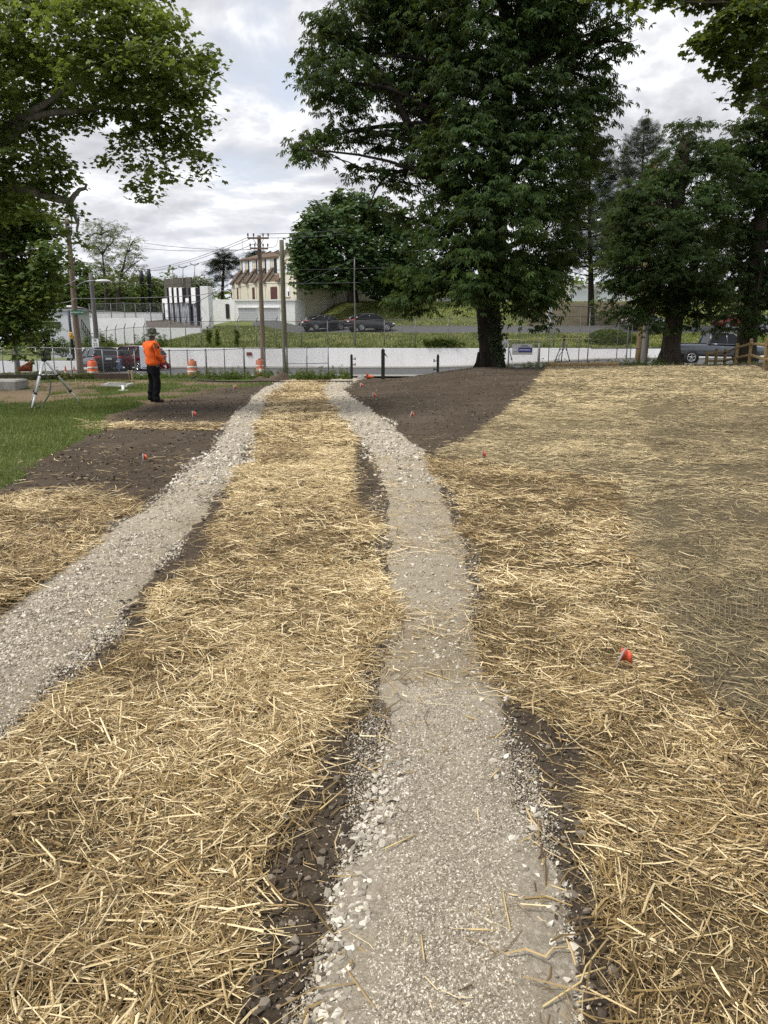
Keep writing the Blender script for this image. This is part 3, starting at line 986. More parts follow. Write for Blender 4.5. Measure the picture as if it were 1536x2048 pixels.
CHESTNUT_L = tintmat('chestnut_leaf', (0.010, 0.024, 0.007), (0.025, 0.055, 0.013), (0.064, 0.112, 0.027), 0.6, transl=0.22, spec=0.2)
MAPLE_L = tintmat('maple_leaf', (0.011, 0.025, 0.007), (0.025, 0.054, 0.013), (0.060, 0.104, 0.026), 0.6, transl=0.22, spec=0.2)
SYCAMORE_L = tintmat('sycamore_leaf', (0.056, 0.086, 0.019), (0.118, 0.172, 0.042), (0.215, 0.275, 0.080), 0.6, transl=0.45, spec=0.25)
OAK_L = tintmat('oak_leaf', (0.022, 0.040, 0.009), (0.052, 0.086, 0.019), (0.115, 0.155, 0.038), 0.6, transl=.35, spec=.2)
DARKTREE_L = tintmat('shade_tree_leaf', (0.028, 0.056, 0.012), (0.066, 0.115, 0.025), (0.14, 0.20, 0.048), 0.6, transl=0.32, spec=0.2)
FAR_L = tintmat('far_tree_leaf', (0.035, 0.060, 0.018), (0.072, 0.110, 0.032), (0.135, 0.175, 0.055), 0.7, transl=0.25, spec=0.15)
PALE_L = tintmat('young_leaf', (0.085, 0.105, 0.045), (0.150, 0.175, 0.075), (0.24, 0.255, 0.13), 0.7, transl=0.3, spec=0.15)
PINE_L = tintmat('pine_needle', (0.014, 0.026, 0.014), (0.032, 0.050, 0.026), (0.070, 0.092, 0.048), 0.7, spec=0.15)
WHITEPINE_L = tintmat('white_pine_needle', (0.028, 0.040, 0.024), (0.058, 0.078, 0.044), (0.115, 0.135, 0.08), 0.7, spec=0.15)
WEED_L = tintmat('weed_leaf', (0.035, 0.065, 0.014), (0.080, 0.125, 0.030), (0.17, 0.22, 0.065), 0.65, transl=0.25, spec=0.2)
IVY_L = tintmat('ivy_leaf', (0.012, 0.024, 0.007), (0.026, 0.046, 0.012), (0.05, 0.08, 0.02), 0.5, spec=0.3)


def bark(name, col, scale=3.0):
    return pmat(name, col, 0.95, 0.5, scale, 0.9, stretch=(2.2, 2.2, 0.35), spec=0.15, bscale=scale * 3)


BARK_DARK = bark('dark_bark', (0.030, 0.024, 0.019), 5.0)
BARK_BROWN = bark('brown_bark', (0.062, 0.049, 0.038), 5.0)
BARK_PALE = bark('pale_bark', (0.16, 0.145, 0.12), 3.0)


def curve(a, b, n=7, sag=0.0, wob=0.06):
    a, b = Vector(a), Vector(b)
    L = (b - a).length
    p = []
    w1 = Vector((random.uniform(-1, 1), random.uniform(-1, 1), random.uniform(-.6, .6))) * L * wob
    w2 = Vector((random.uniform(-1, 1), random.uniform(-1, 1), random.uniform(-.6, .6))) * L * wob
    for i in range(n + 1):
        t = i / n
        q = a.lerp(b, t) + w1 * math.sin(math.pi * t) + w2 * math.sin(2 * math.pi * t) * .6
        q.z += sag * L * math.sin(math.pi * t)
        p.append(q)
    return p


def taper(n, r0, r1):
    return [r0 + (r1 - r0) * (i / n) ** 0.8 for i in range(n + 1)]


def tree(name, label, trunk, radii, blobs, leaf, leafmat, leaf_size, barkmat, Y, per_m2=9.0, spray=0.55, shell=0.55, group=None, droop=0.35, limb_r=0.16,
         twigs=6, attach_from=2, flat=0.45, cat='tree', extra=None, depth=1.0, limb=True, density=None, seed=None):
    """trunk: world points with radii; blobs: (px, py, rx, ry[, dy[, fill]]) in the photo, standing at forward distance Y + dy"""
    if seed is not None:
        random.seed(seed)
    root = empty(name, trunk[0], 0, label, cat, group)
    base = Vector(trunk[0])
    mb = MB()
    mb.tube(trunk, radii, 12)
    C, S, TN, W = [], [], [], []
    for bl in blobs:
        px, py, rx, ry = bl[:4]
        dy = bl[4] if len(bl) > 4 else random.uniform(-1.2, 1.2)
        fill = bl[5] if len(bl) > 5 else 1.0
        c = PT(px, py, Y + dy)
        dep = (Y + dy) * CP - (c.z - EYE) * SP
        ax, az = rx / FPX * dep, ry / FPX * dep
        ay = min(ax, az * 1.4) * depth
        if limb:
            # nearest lower station of the trunk carries the limb
            cand = [q for q in trunk[attach_from:] if q[2] < c.z + az * 0.3] or [trunk[attach_from]]
            s = min(cand, key=lambda q: (Vector(q) - c).length + 0.6 * max(0, q[2] - c.z + 1.0))
            n = 7
            r = limb_r * min(1.4, 0.55 + 0.25 * (ax + az))
            mb.tube(curve(s, c, n, 0.10, 0.06), taper(n, r, r * .3), 7)
            for _ in range(int(twigs)):
                q = c + Vector((random.uniform(-1, 1) * ax, random.uniform(-1, 1) * ay, random.uniform(-.9, .8) * az)) * .85
                st = Vector(s).lerp(c, random.uniform(.6, 1.0))
                mb.tube(curve(st, q, 5, 0.05, 0.09), taper(5, r * .3, r * .05), 5, cap=False)
        area = 4 * math.pi * ((ax * az) ** 1.6 / 3 + (ax * ay) ** 1.6 / 3 + (ay * az) ** 1.6 / 3) ** (1 / 1.6)
        ns = max(3, int(area * 1.15 / (spray * spray) * fill))
        d = RNG.standard_normal((ns, 3))
        d /= np.linalg.norm(d, axis=1)[:, None]
        rr = shell + (1 - shell) * RNG.random(ns) ** 0.6
        rr *= 1.0 + RNG.normal(0, 0.10, ns)
        rr = np.where(RNG.random(ns) < .22, RNG.random(ns) ** .5, rr)
        sc = np.array(c)[None] + d * rr[:, None] * np.array([ax, ay, az])[None]
        nl = max(3, int(per_m2 * spray * spray * 3.14))
        sz = spray * RNG.uniform(.55, 1.25, ns)
        off = RNG.standard_normal((ns, nl, 3)) * 0.5
        P = sc[:, None] + off * sz[:, None, None] * np.array([1, 1, flat])
        # sprays hang outwards and down
        outw = d * np.array([1, 1, 0.2])
        rad2 = np.linalg.norm(off[..., :2], axis=2)
        P[..., 2] -= droop * sz[:, None] * rad2 ** 1.3 * 0.6
        C.append(P.reshape(-1, 3))
        yaw = np.arctan2(off[..., 1] + outw[:, None, 1] * .8, off[..., 0] + outw[:, None, 0] * .8) + RNG.normal(0, .7, (ns, nl))
        TN.append(yaw.ravel())
        S.append(np.repeat(RNG.normal(0, .16, ns), nl))
    P = np.concatenate(C)
    yaw = np.concatenate(TN)
    m = len(P)
    R = rotmats(yaw, RNG.normal(droop, .32, m), RNG.normal(0, .42, m))
    t = np.clip(RNG.normal(.45, .17, m) + np.concatenate(S) + 0.4 * vnoise(P[:, 0] * 1.0 + P[:, 1] * .37, P[:, 2], 1.6, 81), 0, 1)
    o = scatter('crown', P - np.array(base)[None], leaf[0], leaf[1], leaf_size * RNG.uniform(.7, 1.25, m), R, leafmat, t, root)
    if extra:
        extra(mb)
    mb.v = [(v[0] - base.x, v[1] - base.y, v[2] - base.z) for v in mb.v]
    mb.build('trunk', barkmat, root)
    print(name, m)
    return root


def flare(p, r, top=None):
    return p


# the great horse chestnut
CY = 29.0
tb = on_ground(981, CY)
trunk = [tb + Vector((0, 0, -.3)), tb + Vector((0, 0, .25)), PT(981, 690, CY), PT(978, 650, CY), PT(975, 600, CY), PT(985, 520, CY), PT(995, 420, CY), PT(1000, 300, CY), PT(1010, 180, CY), PT(1010, 60, CY), PT(1000, -90, CY), PT(1000, -260, CY)]
chest = [(960, 30, 170, 95), (850, 50, 90, 70, 2), (740, 35, 85, 70), (665, 75, 55, 60), (1090, 70, 75, 70), (1150, 40, 70, 55, -1), (1165, 150, 55, 65), (1195, 205, 38, 45),
         (690, 165, 75, 52), (625, 130, 25, 30), (790, 140, 70, 60, 1.5, .75), (860, 180, 75, 62), (960, 165, 95, 80, -1.5), (1060, 200, 80, 85, -1), (1130, 270, 62, 55), (1180, 305, 35, 45, 1),
         (636, 283, 40, 22), (690, 262, 45, 26, 0, .8), (605, 300, 18, 14), (770, 262, 60, 38, 0, .55), (850, 290, 62, 45, 0, .8), (940, 290, 90, 80, -2), (1040, 330, 85, 85, -2), (1130, 380, 52, 60),
         (730, 345, 42, 20, 0, .7), (800, 350, 45, 25, 0, .5), (790, 430, 20, 50, 0, .35), (840, 405, 28, 45, 0, .5), (905, 400, 62, 60, -1.5), (990, 440, 95, 75, -3), (1090, 470, 60, 75, -1),
         (880, 500, 62, 52, -1.5), (960, 545, 85, 60, -3), (1060, 565, 70, 62, -2), (840, 560, 48, 40, -1), (905, 562, 75, 22, -2.0), (1000, 566, 70, 20, -2.5), (1072, 622, 26, 30, -1), (820, 596, 32, 24, -.5), (800, 620, 14, 20, -.5), (1115, 560, 30, 50, 0),
         (900, -90, 190, 80), (1080, -110, 170, 90), (1000, -260, 240, 110), (760, -70, 90, 60), (1235, 45, 35, 40, -1, .6), (1255, 85, 26, 18, -1, .8)]


def chest_extra(mb):
    for a, b, r0, r1 in (((985, 520), (850, 300), .34, .14), ((850, 300), (760, 140), .16, .09), ((990, 380), (760, 150), .2, .06), ((830, 285), (700, 262), .09, .04), ((860, 330), (775, 350), .1, .04),
                         ((775, 350), (735, 420), .05, .02), ((1000, 420), (1100, 250), .22, .08), ((1010, 300), (1170, 120), .18, .06), ((980, 470), (790, 330), .18, .05)):
        mb.tube(curve(PT(a[0], a[1], CY), PT(b[0], b[1], CY - random.uniform(-.5, 1)), 9, .05, .05), taper(9, r0, r1), 8)
    for i in range(7):
        a = i * 0.9 + .3
        mb.tube([tb + Vector((math.cos(a) * .35, math.sin(a) * .30, .55)), tb + Vector((math.cos(a) * .44, math.sin(a) * .44, .15)), tb + Vector((math.cos(a) * .64, math.sin(a) * .64, -.12))], [.16, .14, .08], 8)


chestnut = tree('chestnut_tree', 'huge dark horse chestnut tree with thick ivied trunk on the soil mound', trunk, [.54, .46, .43, .43, .45, .44, .40, .34, .27, .2, .12, .05],
                chest, PALMATE, CHESTNUT_L, 0.185, BARK_DARK, CY, per_m2=15, spray=0.66, shell=.60, flat=.30, droop=.42, limb_r=.13, twigs=4, attach_from=5, extra=chest_extra, seed=3)

# ivy and suckers climbing its trunk
m = 2600
h = RNG.random(m) ** 1.4 * 3.3
a = RNG.uniform(0, 6.28, m)
keep = (vnoise(a * 1.2, h, .8, 91) > 0.17) | (h < .35)
h, a = h[keep], a[keep]
r = .44 + .16 * np.exp(-h * 4.0) + RNG.uniform(0, .08, len(h))
P = np.stack([r * np.cos(a), r * np.sin(a), h], 1)
o = scatter('ivy', P, STAR[0], STAR[1], RNG.uniform(.05, .10, len(h)), rotmats(a + RNG.normal(0, .5, len(h)), RNG.uniform(.6, 1.5, len(h)), RNG.normal(0, .3, len(h))), IVY_L, RNG.random(len(h)), chestnut)

# right hand maples
RY = 37.0
b1 = on_ground(1338, RY)
trunk = [b1 + Vector((0, 0, -.3)), b1 + Vector((0, 0, .3)), PT(1342, 690, RY), PT(1348, 640, RY), PT(1352, 600, RY), PT(1350, 540, RY), PT(1352, 450, RY), PT(1360, 360, RY), PT(1368, 300, RY), PT(1369, 276, RY)]
m1 = [(1340, 335, 42, 38, 0, .6), (1385, 262, 42, 26, .5, .7), (1320, 380, 50, 45, 0, .8), (1275, 430, 48, 45), (1245, 485, 36, 40), (1330, 470, 75, 60, -1), (1405, 440, 60, 70), (1290, 540, 70, 45, -1), (1380, 540, 75, 50, -1.5),
      (1250, 566, 34, 20), (1300, 600, 55, 28), (1265, 625, 40, 18, -1), (1300, 648, 34, 16, -1.5, .7), (1400, 600, 60, 34, -1), (1400, 648, 30, 16, -1, .5), (1420, 340, 45, 55, 0, .7), (1225, 530, 30, 40, 0, .8), (1270, 385, 34, 36, 0, .6), (1400, 300, 40, 40, 0, .7), (1215, 610, 16, 14, 0, .6)]


def m1_extra(mb):
    mb.tube([PT(1345, 650, RY), PT(1362, 620, RY), PT(1378, 580, RY), PT(1392, 520, RY)], [.34, .32, .28, .2], 10)
    for i in range(6):
        a = i * 1.05
        mb.tube([b1 + Vector((math.cos(a) * .3, math.sin(a) * .3, .8)), b1 + Vector((math.cos(a) * .52, math.sin(a) * .52, .2)), b1 + Vector((math.cos(a) * .8, math.sin(a) * .8, -.15))], [.2, .2, .1], 8)


tree('maple_tree', 'dark maple with a snapped bare top and a forked trunk behind the straw blanket', trunk, [.66, .52, .44, .42, .38, .33, .30, .27, .24, .21], m1, PALMATE, MAPLE_L, 0.18, BARK_BROWN, RY,
     per_m2=14, spray=.68, shell=.58, flat=.30, droop=.4, limb_r=.12, twigs=4, attach_from=5, extra=m1_extra, group='shade trees on the right', seed=5)
R2 = 39.0
b2 = on_ground(1490, R2)
trunk = [b2 + Vector((0, 0, -.3)), PT(1492, 690, R2), PT(1500, 640, R2), PT(1508, 590, R2), PT(1515, 500, R2), PT(1525, 400, R2), PT(1535, 300, R2), PT(1540, 200, R2)]
m2 = [(1480, 300, 62, 60), (1535, 260, 50, 60), (1460, 390, 62, 60), (1530, 380, 60, 70), (1600, 330, 70, 90), (1450, 480, 55, 50), (1520, 500, 65, 55), (1600, 480, 60, 70), (1455, 560, 50, 40), (1530, 590, 55, 40), (1600, 600, 50, 40),
      (1470, 625, 48, 22, -1, .7), (1510, 650, 26, 18, -1, .6), (1445, 655, 22, 12, -1, .5), (1560, 150, 60, 70)]
tree('maple_tree', 'dark full maple at the right edge with its trunk behind the wooden rail fence', trunk, [.62, .5, .44, .4, .34, .28, .2, .12], m2, PALMATE, MAPLE_L, 0.18, BARK_BROWN, R2,
     per_m2=14, spray=.68, shell=.58, flat=.30, droop=.4, limb_r=.12, twigs=4, attach_from=4, group='shade trees on the right', seed=6)

# overhanging branch, upper right, from a tree outside the picture
R3 = 21.0
trunk = [Vector((15.2, R3, .2)), Vector((15.2, R3, 3)), Vector((15.0, R3, 6)), Vector((14.8, R3, 9)), Vector((14.6, R3, 12)), Vector((14.5, R3, 15))]
m3 = [(1480, 30, 52, 40), (1430, 70, 36, 26), (1500, 95, 48, 38), (1445, 118, 34, 26, 0, .8), (1410, 90, 22, 14), (1520, 150, 36, 30, 0, .6), (1480, 165, 32, 20, 0, .5), (1465, 198, 22, 14, 0, .4), (1540, 40, 50, 60), (1520, 215, 32, 16, 0, .4),
      (1330, -8, 36, 12), (1280, -2, 26, 10), (1365, 8, 12, 16), (1600, 100, 60, 90), (1440, -30, 90, 40), (1220, -14, 40, 14)]
tree('oak_tree', 'leafy bough hanging into the upper right corner from a tree outside the picture', trunk, [.5, .45, .4, .35, .28, .2], m3, STAR, OAK_L, 0.125, BARK_BROWN, R3,
     per_m2=34, spray=.34, shell=.5, droop=.4, limb_r=.06, twigs=5, attach_from=2, seed=8)

# the sycamore reaching in from the left
SY = 15.5
trunk = [Vector((-12.2, SY, -.2)), Vector((-12.1, SY, 2)), Vector((-11.9, SY, 4.5)), Vector((-11.5, SY, 7)), Vector((-11.2, SY, 9.5)), Vector((-11, SY, 13))]
syc = [(60, 60, 110, 80), (170, 40, 100, 70, -1), (270, 45, 70, 60), (330, 60, 45, 40), (90, 160, 100, 60), (200, 130, 95, 60, -1), (300, 140, 75, 55), (375, 120, 52, 34), (415, 125, 26, 24), (350, 175, 60, 38), (250, 205, 80, 40), (160, 235, 60, 26), (395, 190, 28, 24),
       (330, 235, 62, 36), (400, 240, 22, 26), (300, 272, 52, 26, 0, .8), (380, 275, 34, 24), (250, 285, 40, 20), (225, 320, 22, 12, 0, .8), (350, 308, 40, 22, 0, .7), (398, 318, 22, 20), (405, 345, 14, 8), (275, 330, 28, 16, 0, .7), (320, 345, 28, 16), (275, 362, 22, 18), (300, 388, 26, 10), (340, 360, 14, 10),
       (40, 240, 90, 60), (60, 330, 80, 55), (120, 300, 24, 26, 0, .7), (135, 345, 16, 16, 0, .6), (110, 365, 30, 22, 0, .7), (30, 400, 70, 40), (-60, 100, 110, 120), (-60, 260, 100, 110), (60, -60, 160, 60), (240, -40, 110, 40), (-40, 380, 60, 60),
       (125, 412, 26, 14, 0, .7), (145, 425, 12, 16, 0, .6), (150, 480, 10, 12, .5, .5), (145, 462, 8, 8, .5, .5)]


def syc_extra(mb):
    def limb(pp, r0, r1, dy=0):
        q = [PT(a, c, SY + dy) for a, c in pp]
        out = []
        for i in range(len(q) - 1):
            seg = curve(q[i], q[i + 1], 4, 0, .05)
            out += seg[:-1] if i < len(q) - 2 else seg
        mb.tube(out, taper(len(out) - 1, r0, r1), 8)
    limb(((-300, 320), (-100, 290), (60, 225), (120, 185), (200, 130), (280, 110)), .10, .03)
    limb(((-200, 330), (0, 290), (60, 235), (130, 225), (200, 215), (300, 230), (380, 270)), .10, .02)
    limb(((-200, 360), (-60, 372), (40, 375), (90, 390), (120, 398), (140, 405), (146, 395), (158, 380), (170, 377), (174, 368)), .14, .018)
    limb(((140, 405), (148, 425), (156, 447), (154, 465)), .05, .02)
    limb(((166, 376), (176, 381)), .02, .012)
    limb(((250, 205), (270, 250), (290, 300), (310, 350)), .035, .008)
    limb(((300, 230), (350, 290), (400, 335)), .03, .008)


tree('sycamore_tree', 'bright green sycamore with broad leaves overhanging the upper left of the picture', trunk, [.6, .5, .42, .36, .3, .2], syc, STAR, SYCAMORE_L, 0.076, BARK_PALE, SY,
     per_m2=58, spray=.29, shell=.42, droop=.3, limb_r=.035, twigs=5, attach_from=2, extra=syc_extra, limb=False, seed=9)

# dark tree below it, further off
LY = 33.0
b3 = on_ground(-40, LY)
trunk = [b3, PT(-25, 660, LY), PT(-15, 600, LY), PT(0, 540, LY), PT(10, 480, LY), PT(20, 420, LY)]
ldk = [(20, 440, 70, 46), (75, 455, 45, 40), (30, 510, 70, 44), (95, 510, 34, 32), (20, 570, 70, 42), (80, 560, 40, 34), (40, 620, 60, 36), (86, 592, 24, 26, 0, .8), (10, 660, 50, 30), (46, 652, 26, 20, 0, .8), (-60, 520, 80, 110), (70, 690, 12, 18, -.5, .6), (33, 705, 12, 24, -.5, .6), (15, 420, 60, 50)]
tree('maple_tree', 'dense green tree at the left edge behind the chain link fence', trunk, [.42, .36, .3, .26, .2, .12], ldk, STAR, DARKTREE_L, 0.145, BARK_BROWN, LY,
     per_m2=26, spray=.5, shell=.55, droop=.35, limb_r=.08, twigs=5, attach_from=2, seed=10)

# the round tree behind the parked cars
OY = 93.0
b4 = on_ground(706, OY)
trunk = [b4 + Vector((0, 0, -.3)), PT(706, 600, OY), PT(704, 575, OY), PT(700, 545, OY), PT(700, 500, OY), PT(700, 450, OY)]
rnd = [(700, 425, 60, 34, -3), (650, 445, 45, 36, -6), (760, 440, 50, 44), (625, 490, 42, 36, -8), (690, 490, 62, 46, -6), (770, 500, 60, 50), (612, 525, 30, 28, -9), (660, 545, 52, 30, -8), (730, 548, 55, 32, -6), (790, 550, 40, 34, -3), (640, 562, 36, 18, -9), (765, 580, 34, 16, -3), (820, 500, 40, 60), (690, 400, 34, 16, -3), (603, 548, 22, 18, -9), (620, 455, 24, 22, -7), (595, 500, 14, 16, -9)]
tree('maple_tree', 'round dense tree on the grass hill behind the two parked cars', trunk, [.95, .7, .6, .55, .4, .2], rnd, STAR, tintmat('round_tree_leaf', (0.018, 0.042, 0.014), (0.040, 0.082, 0.026), (0.085, 0.14, 0.044), 0.6, transl=.2), 0.36, BARK_DARK, OY,
     per_m2=4.5, spray=1.15, shell=.7, droop=.35, limb_r=.22, twigs=4, attach_from=3, seed=11)

# sparse spring trees, far left
for px0, blobs, lab, sd, yy in ((215, [(205, 455, 34, 22, 0, .5), (190, 490, 26, 26, 0, .5), (225, 485, 30, 28, 0, .55), (200, 525, 34, 28, 0, .7), (235, 460, 20, 16, 0, .4), (180, 470, 14, 18, 0, .35)], 'tall thin leaved tree behind the left street lamp', 12, 92.0),
                                (238, [(262, 500, 24, 22, 0, .55), (250, 530, 30, 24, 0, .6), (280, 520, 14, 20, 0, .5), (240, 560, 30, 20, 0, .8), (268, 480, 18, 10, 0, .45)], 'smaller thin leaved tree leaning right beside the tall sparse one', 13, 90.0)):
    c = on_ground(px0, yy)
    trunk = [c, PT(px0 - 2, 600, yy), PT(px0 - 5 if sd == 12 else px0 + 2, 560, yy), PT(px0 - 10 if sd == 12 else px0 + 14, 510, yy), PT(px0 - 13 if sd == 12 else px0 + 24, 470, yy)]
    tree('locust_tree', lab, trunk, [.3, .22, .15, .07, .02], blobs, FINE, PALE_L, 0.30, BARK_BROWN, yy, per_m2=3.4, spray=1.0, shell=.35, droop=.2, limb_r=.09, twigs=9, attach_from=2, group='sparse trees far left', seed=sd)

# dark rounded trees between them
for i, (px0, yy, bl, lab) in enumerate(((140, 84.0, [(150, 540, 26, 22), (130, 565, 34, 26), (165, 575, 26, 22), (145, 600, 40, 24), (120, 600, 26, 20)], 'dark bushy tree behind the left wooden utility pole'),
                                        (215, 96.0, [(205, 575, 36, 22), (230, 600, 36, 22), (190, 600, 30, 20), (255, 585, 26, 24)], 'green bushy tree above the white wall behind the street lamp'),
                                        (300, 104.0, [(290, 570, 30, 22), (315, 590, 26, 24), (275, 600, 26, 20), (300, 612, 40, 18)], 'mid green bushy tree left of the white building with dark pillars'),
                                        (345, 108.0, [(345, 572, 34, 16), (370, 585, 26, 20), (330, 590, 24, 20)], 'hazy green tree behind the roof screen'),
                                        (405, 106.0, [(395, 562, 14, 16), (407, 580, 16, 20), (388, 585, 16, 18)], 'yellow green tree showing over the white block'),
                                        (95, 72.0, [(90, 655, 26, 20), (115, 690, 26, 14), (75, 680, 26, 18), (140, 700, 20, 10)], 'bright bushy sapling below the white house'))):
    c = on_ground(px0, yy)
    tree('shade_tree', lab, [c, PT(px0, 640 if i < 5 else 705, yy), PT(px0, 610 if i < 5 else 690, yy), PT(px0, 585 if i < 5 else 680, yy)], [.35, .3, .25, .1], bl, OVAL, (DARKTREE_L, FAR_L, FAR_L, FAR_L, PALE_L, WEED_L)[i], 0.42 if i < 5 else .25, BARK_DARK, yy,
         per_m2=3.6 if i < 5 else 9, spray=1.2 if i < 5 else .7, shell=.6, limb_r=.1, twigs=3, attach_from=1, seed=20 + i, group='bushy trees in the left background')

# woodland beyond everything
P = []
for _ in range(260):
    x = RNG.uniform(-150, 150)
    yb = RNG.uniform(150, 200)
    hh = RNG.uniform(6, 11)
    n = 60
    d = RNG.standard_normal((n, 3))
    d /= np.linalg.norm(d, axis=1)[:, None]
    P.append(np.array([x, yb, 3 + hh * .55])[None] + d * np.array([4.5, 3, hh * .5])[None] * RNG.uniform(.7, 1.05, (n, 1)))
P = np.concatenate(P)
m = len(P)
o = scatter('distant_woods', P, OVAL[0], OVAL[1], RNG.uniform(.8, 1.7, m), rotmats(RNG.uniform(0, 6.28, m), RNG.normal(.3, .4, m), RNG.normal(0, .5, m)), FAR_L, RNG.random(m))
tag(o, 'far green belt of trees on the skyline', kind='stuff')


# ------------------------------------------------------------------ conifers
def conifer(name, label, px0, top, bot, Y, width, lmat, seed, whorls=16, upturn=.35, group=None, start=.25, needle=.35, irregular=.25, per=26, base_py=None):
    random.seed(seed)
    base = on_ground(px0, Y)
    tip = PT(px0, top, Y)
    root = empty(name, base, 0, label, 'tree', group)
    mb = MB()
    n = 10
    mb.tube(curve(base, tip, n, 0, .01), taper(n, (tip.z - base.z) * .018 + .08, .03), 9)
    P, yaw, tl = [], [], []
    for w in range(whorls):
        f = start + (1 - start) * w / (whorls - 1)
        z0_ = base.lerp(tip, f)
        prof = (1 - (f - start) / (1 - start)) ** .75 * (0.55 + .45 * min(1, (f - start) / .25 + .35))
        nb = random.randint(5, 7)
        a0 = random.uniform(0, 6)
        for k in range(nb):
            a = a0 + k * 2 * math.pi / nb + random.uniform(-.3, .3)
            L = (width * prof + .35) * random.uniform(1 - irregular, 1 + irregular)
            z = z0_ + Vector((0, 0, random.uniform(-.55, .55) * (tip.z - base.z) * (1 - start) / whorls))
            e = z + Vector((math.cos(a) * L, math.sin(a) * L, L * random.uniform(.05, upturn)))
            q = curve(z, e, 5, -.08, .05)
            q[-1].z += L * upturn * .3
            mb.tube(q, taper(5, .02 + L * .012, .012), 5, cap=False)
            m = int(per * L) + 6
            for _ in range(m):
                t = random.uniform(.25, 1.03) ** .8
                i = min(4, int(t * 5))
                p = Vector(q[i]).lerp(q[i + 1], min(1.1, t * 5 - i))
                s = .16 + .16 * L * (1.05 - t)
                P.append((p.x + random.gauss(0, s), p.y + random.gauss(0, s), p.z + abs(random.gauss(0, .16)) * (1 + upturn)))
                yaw.append(a + random.gauss(0, .8))
                tl.append(random.gauss(-.5 * upturn * 2, .35))
    P = np.array(P)
    m = len(P)
    scatter('crown', P - np.array(base)[None], NEEDLE[0], NEEDLE[1], needle * RNG.uniform(.7, 1.3, m), rotmats(np.array(yaw), np.array(tl), RNG.normal(0, .5, m)), lmat, np.clip(RNG.normal(.5, .2, m), 0, 1), root)
    mb.v = [(v[0] - base.x, v[1] - base.y, v[2] - base.z) for v in mb.v]
    mb.build('trunk', BARK_DARK, root)
    return root


conifer('white_pine', 'tall white pine with upswept tips between the chestnut and the right maples', 1288, 256, 600, 74.0, 5.6, WHITEPINE_L, 31, 17, .55, 'conifers on the right', .30, .36)
conifer('white_pine', 'dark conifer half hidden behind the right side of the chestnut', 1182, 280, 600, 80.0, 5.8, PINE_L, 32, 16, .45, 'conifers on the right', .30, .42)
YP = 112.0
for px0, yy, bl, tr, lab, sd in ((447, 112.0, [(447, 508, 15, 9), (435, 525, 17, 9), (462, 523, 14, 9), (447, 533, 20, 9), (430, 545, 13, 6), (466, 541, 12, 6, 0, .7), (440, 558, 15, 6), (436, 572, 12, 5, 0, .7), (458, 556, 10, 5, 0, .6)], (600, 560, 530, 505), 'lone dark pine left of the townhouses', 41),
                                 (513, 124.0, [(505, 512, 14, 6), (522, 514, 14, 6), (513, 508, 12, 5), (498, 518, 8, 4)], (600, 540, 522, 508), 'dark pine crown showing above the townhouse roof', 42)):
    c = on_ground(px0, yy)
    tree('scots_pine', lab, [c] + [PT(px0 + (i * 2 - 3), q, yy) for i, q in enumerate(tr)], [.28, .24, .2, .15, .06], bl, NEEDLE, PINE_L, .55, BARK_DARK, yy, per_m2=5.5, spray=.85, shell=.5, limb_r=.06, twigs=3, attach_from=1, droop=-.2, seed=sd)



# ------------------------------------------------------------------ weeds along the fences
def weeds(name, pts, label, h=(.3, .9), leaf=.09, mat=WEED_L, per=16, spike=.3):
    P, yw, tl, sz = [], [], [], []
    for p in pts:
        H_ = random.uniform(*h) * (1.5 if random.random() < spike * .4 else 1)
        lean = Vector((random.gauss(0, .12), random.gauss(0, .12), 1))
        n = int(per * (.5 + H_))
        for i in range(n):
            t = random.random()
            q = Vector(p) + lean * H_ * t
            a = random.uniform(0, 6.28)
            w = .10 * (1.15 - t) * (1 + H_)
            P.append((q.x + math.cos(a) * w * random.random(), q.y + math.sin(a) * w * random.random(), q.z))
            yw.append(a)
            tl.append(random.uniform(-.9, .2))
            sz.append(leaf * random.uniform(.6, 1.4) * (1.2 - .5 * t))
    P = np.array(P)
    m = len(P)
    o = scatter(name, P, FINE[0], FINE[1], np.array(sz), rotmats(np.array(yw), np.array(tl), RNG.normal(0, .4, m)), mat, np.clip(RNG.normal(.5, .22, m), 0, 1))
    return tag(o, label, kind='stuff')


def row(px0, px1, Y0, Y1, n):
    return [on_ground(random.uniform(px0, px1), random.uniform(Y0, Y1)) for _ in range(n)]


weeds('fence_weeds', row(395, 700, 43.5, 46.5, 330), 'tall green weeds along the chain link fence by the open gate', (.12, .55), .12, spike=.6)
weeds('fence_weeds', row(160, 400, 38, 45.5, 620), 'low green weeds behind the worker along the fence', (.12, .36), .14, spike=.1)
weeds('fence_weeds', row(-60, 200, 35, 45, 700), 'low brownish weeds along the fence at the left', (.15, .5), .13, tintmat('dry_weed_leaf', (0.045, 0.055, 0.016), (0.095, 0.10, 0.035), (0.20, 0.17, 0.08), .7, transl=.2), spike=.1)
weeds('wall_weeds', [Vector((random.uniform(-24, 34), WALL_Y + .3 + random.random() * .5, .55)) for _ in range(260)], 'straggling weeds along the top of the white wall', (.15, .5), .13)
weeds('mound_weeds', row(1010, 1330, 32.5, 36, 240), 'small weeds at the back of the straw blanket', (.08, .35), .08)
weeds('street_bushes', [Vector((random.choice((-24.6, -23.6, -22.3, -19.5, -18)) + random.gauss(0, .35), 61.0 + random.random() * 2.0, .4)) for _ in range(120)], 'bushes growing at the foot of the upper white wall', (.3, 1.3), .18)
dome = []
c = PT(1226, 680, 65.0)
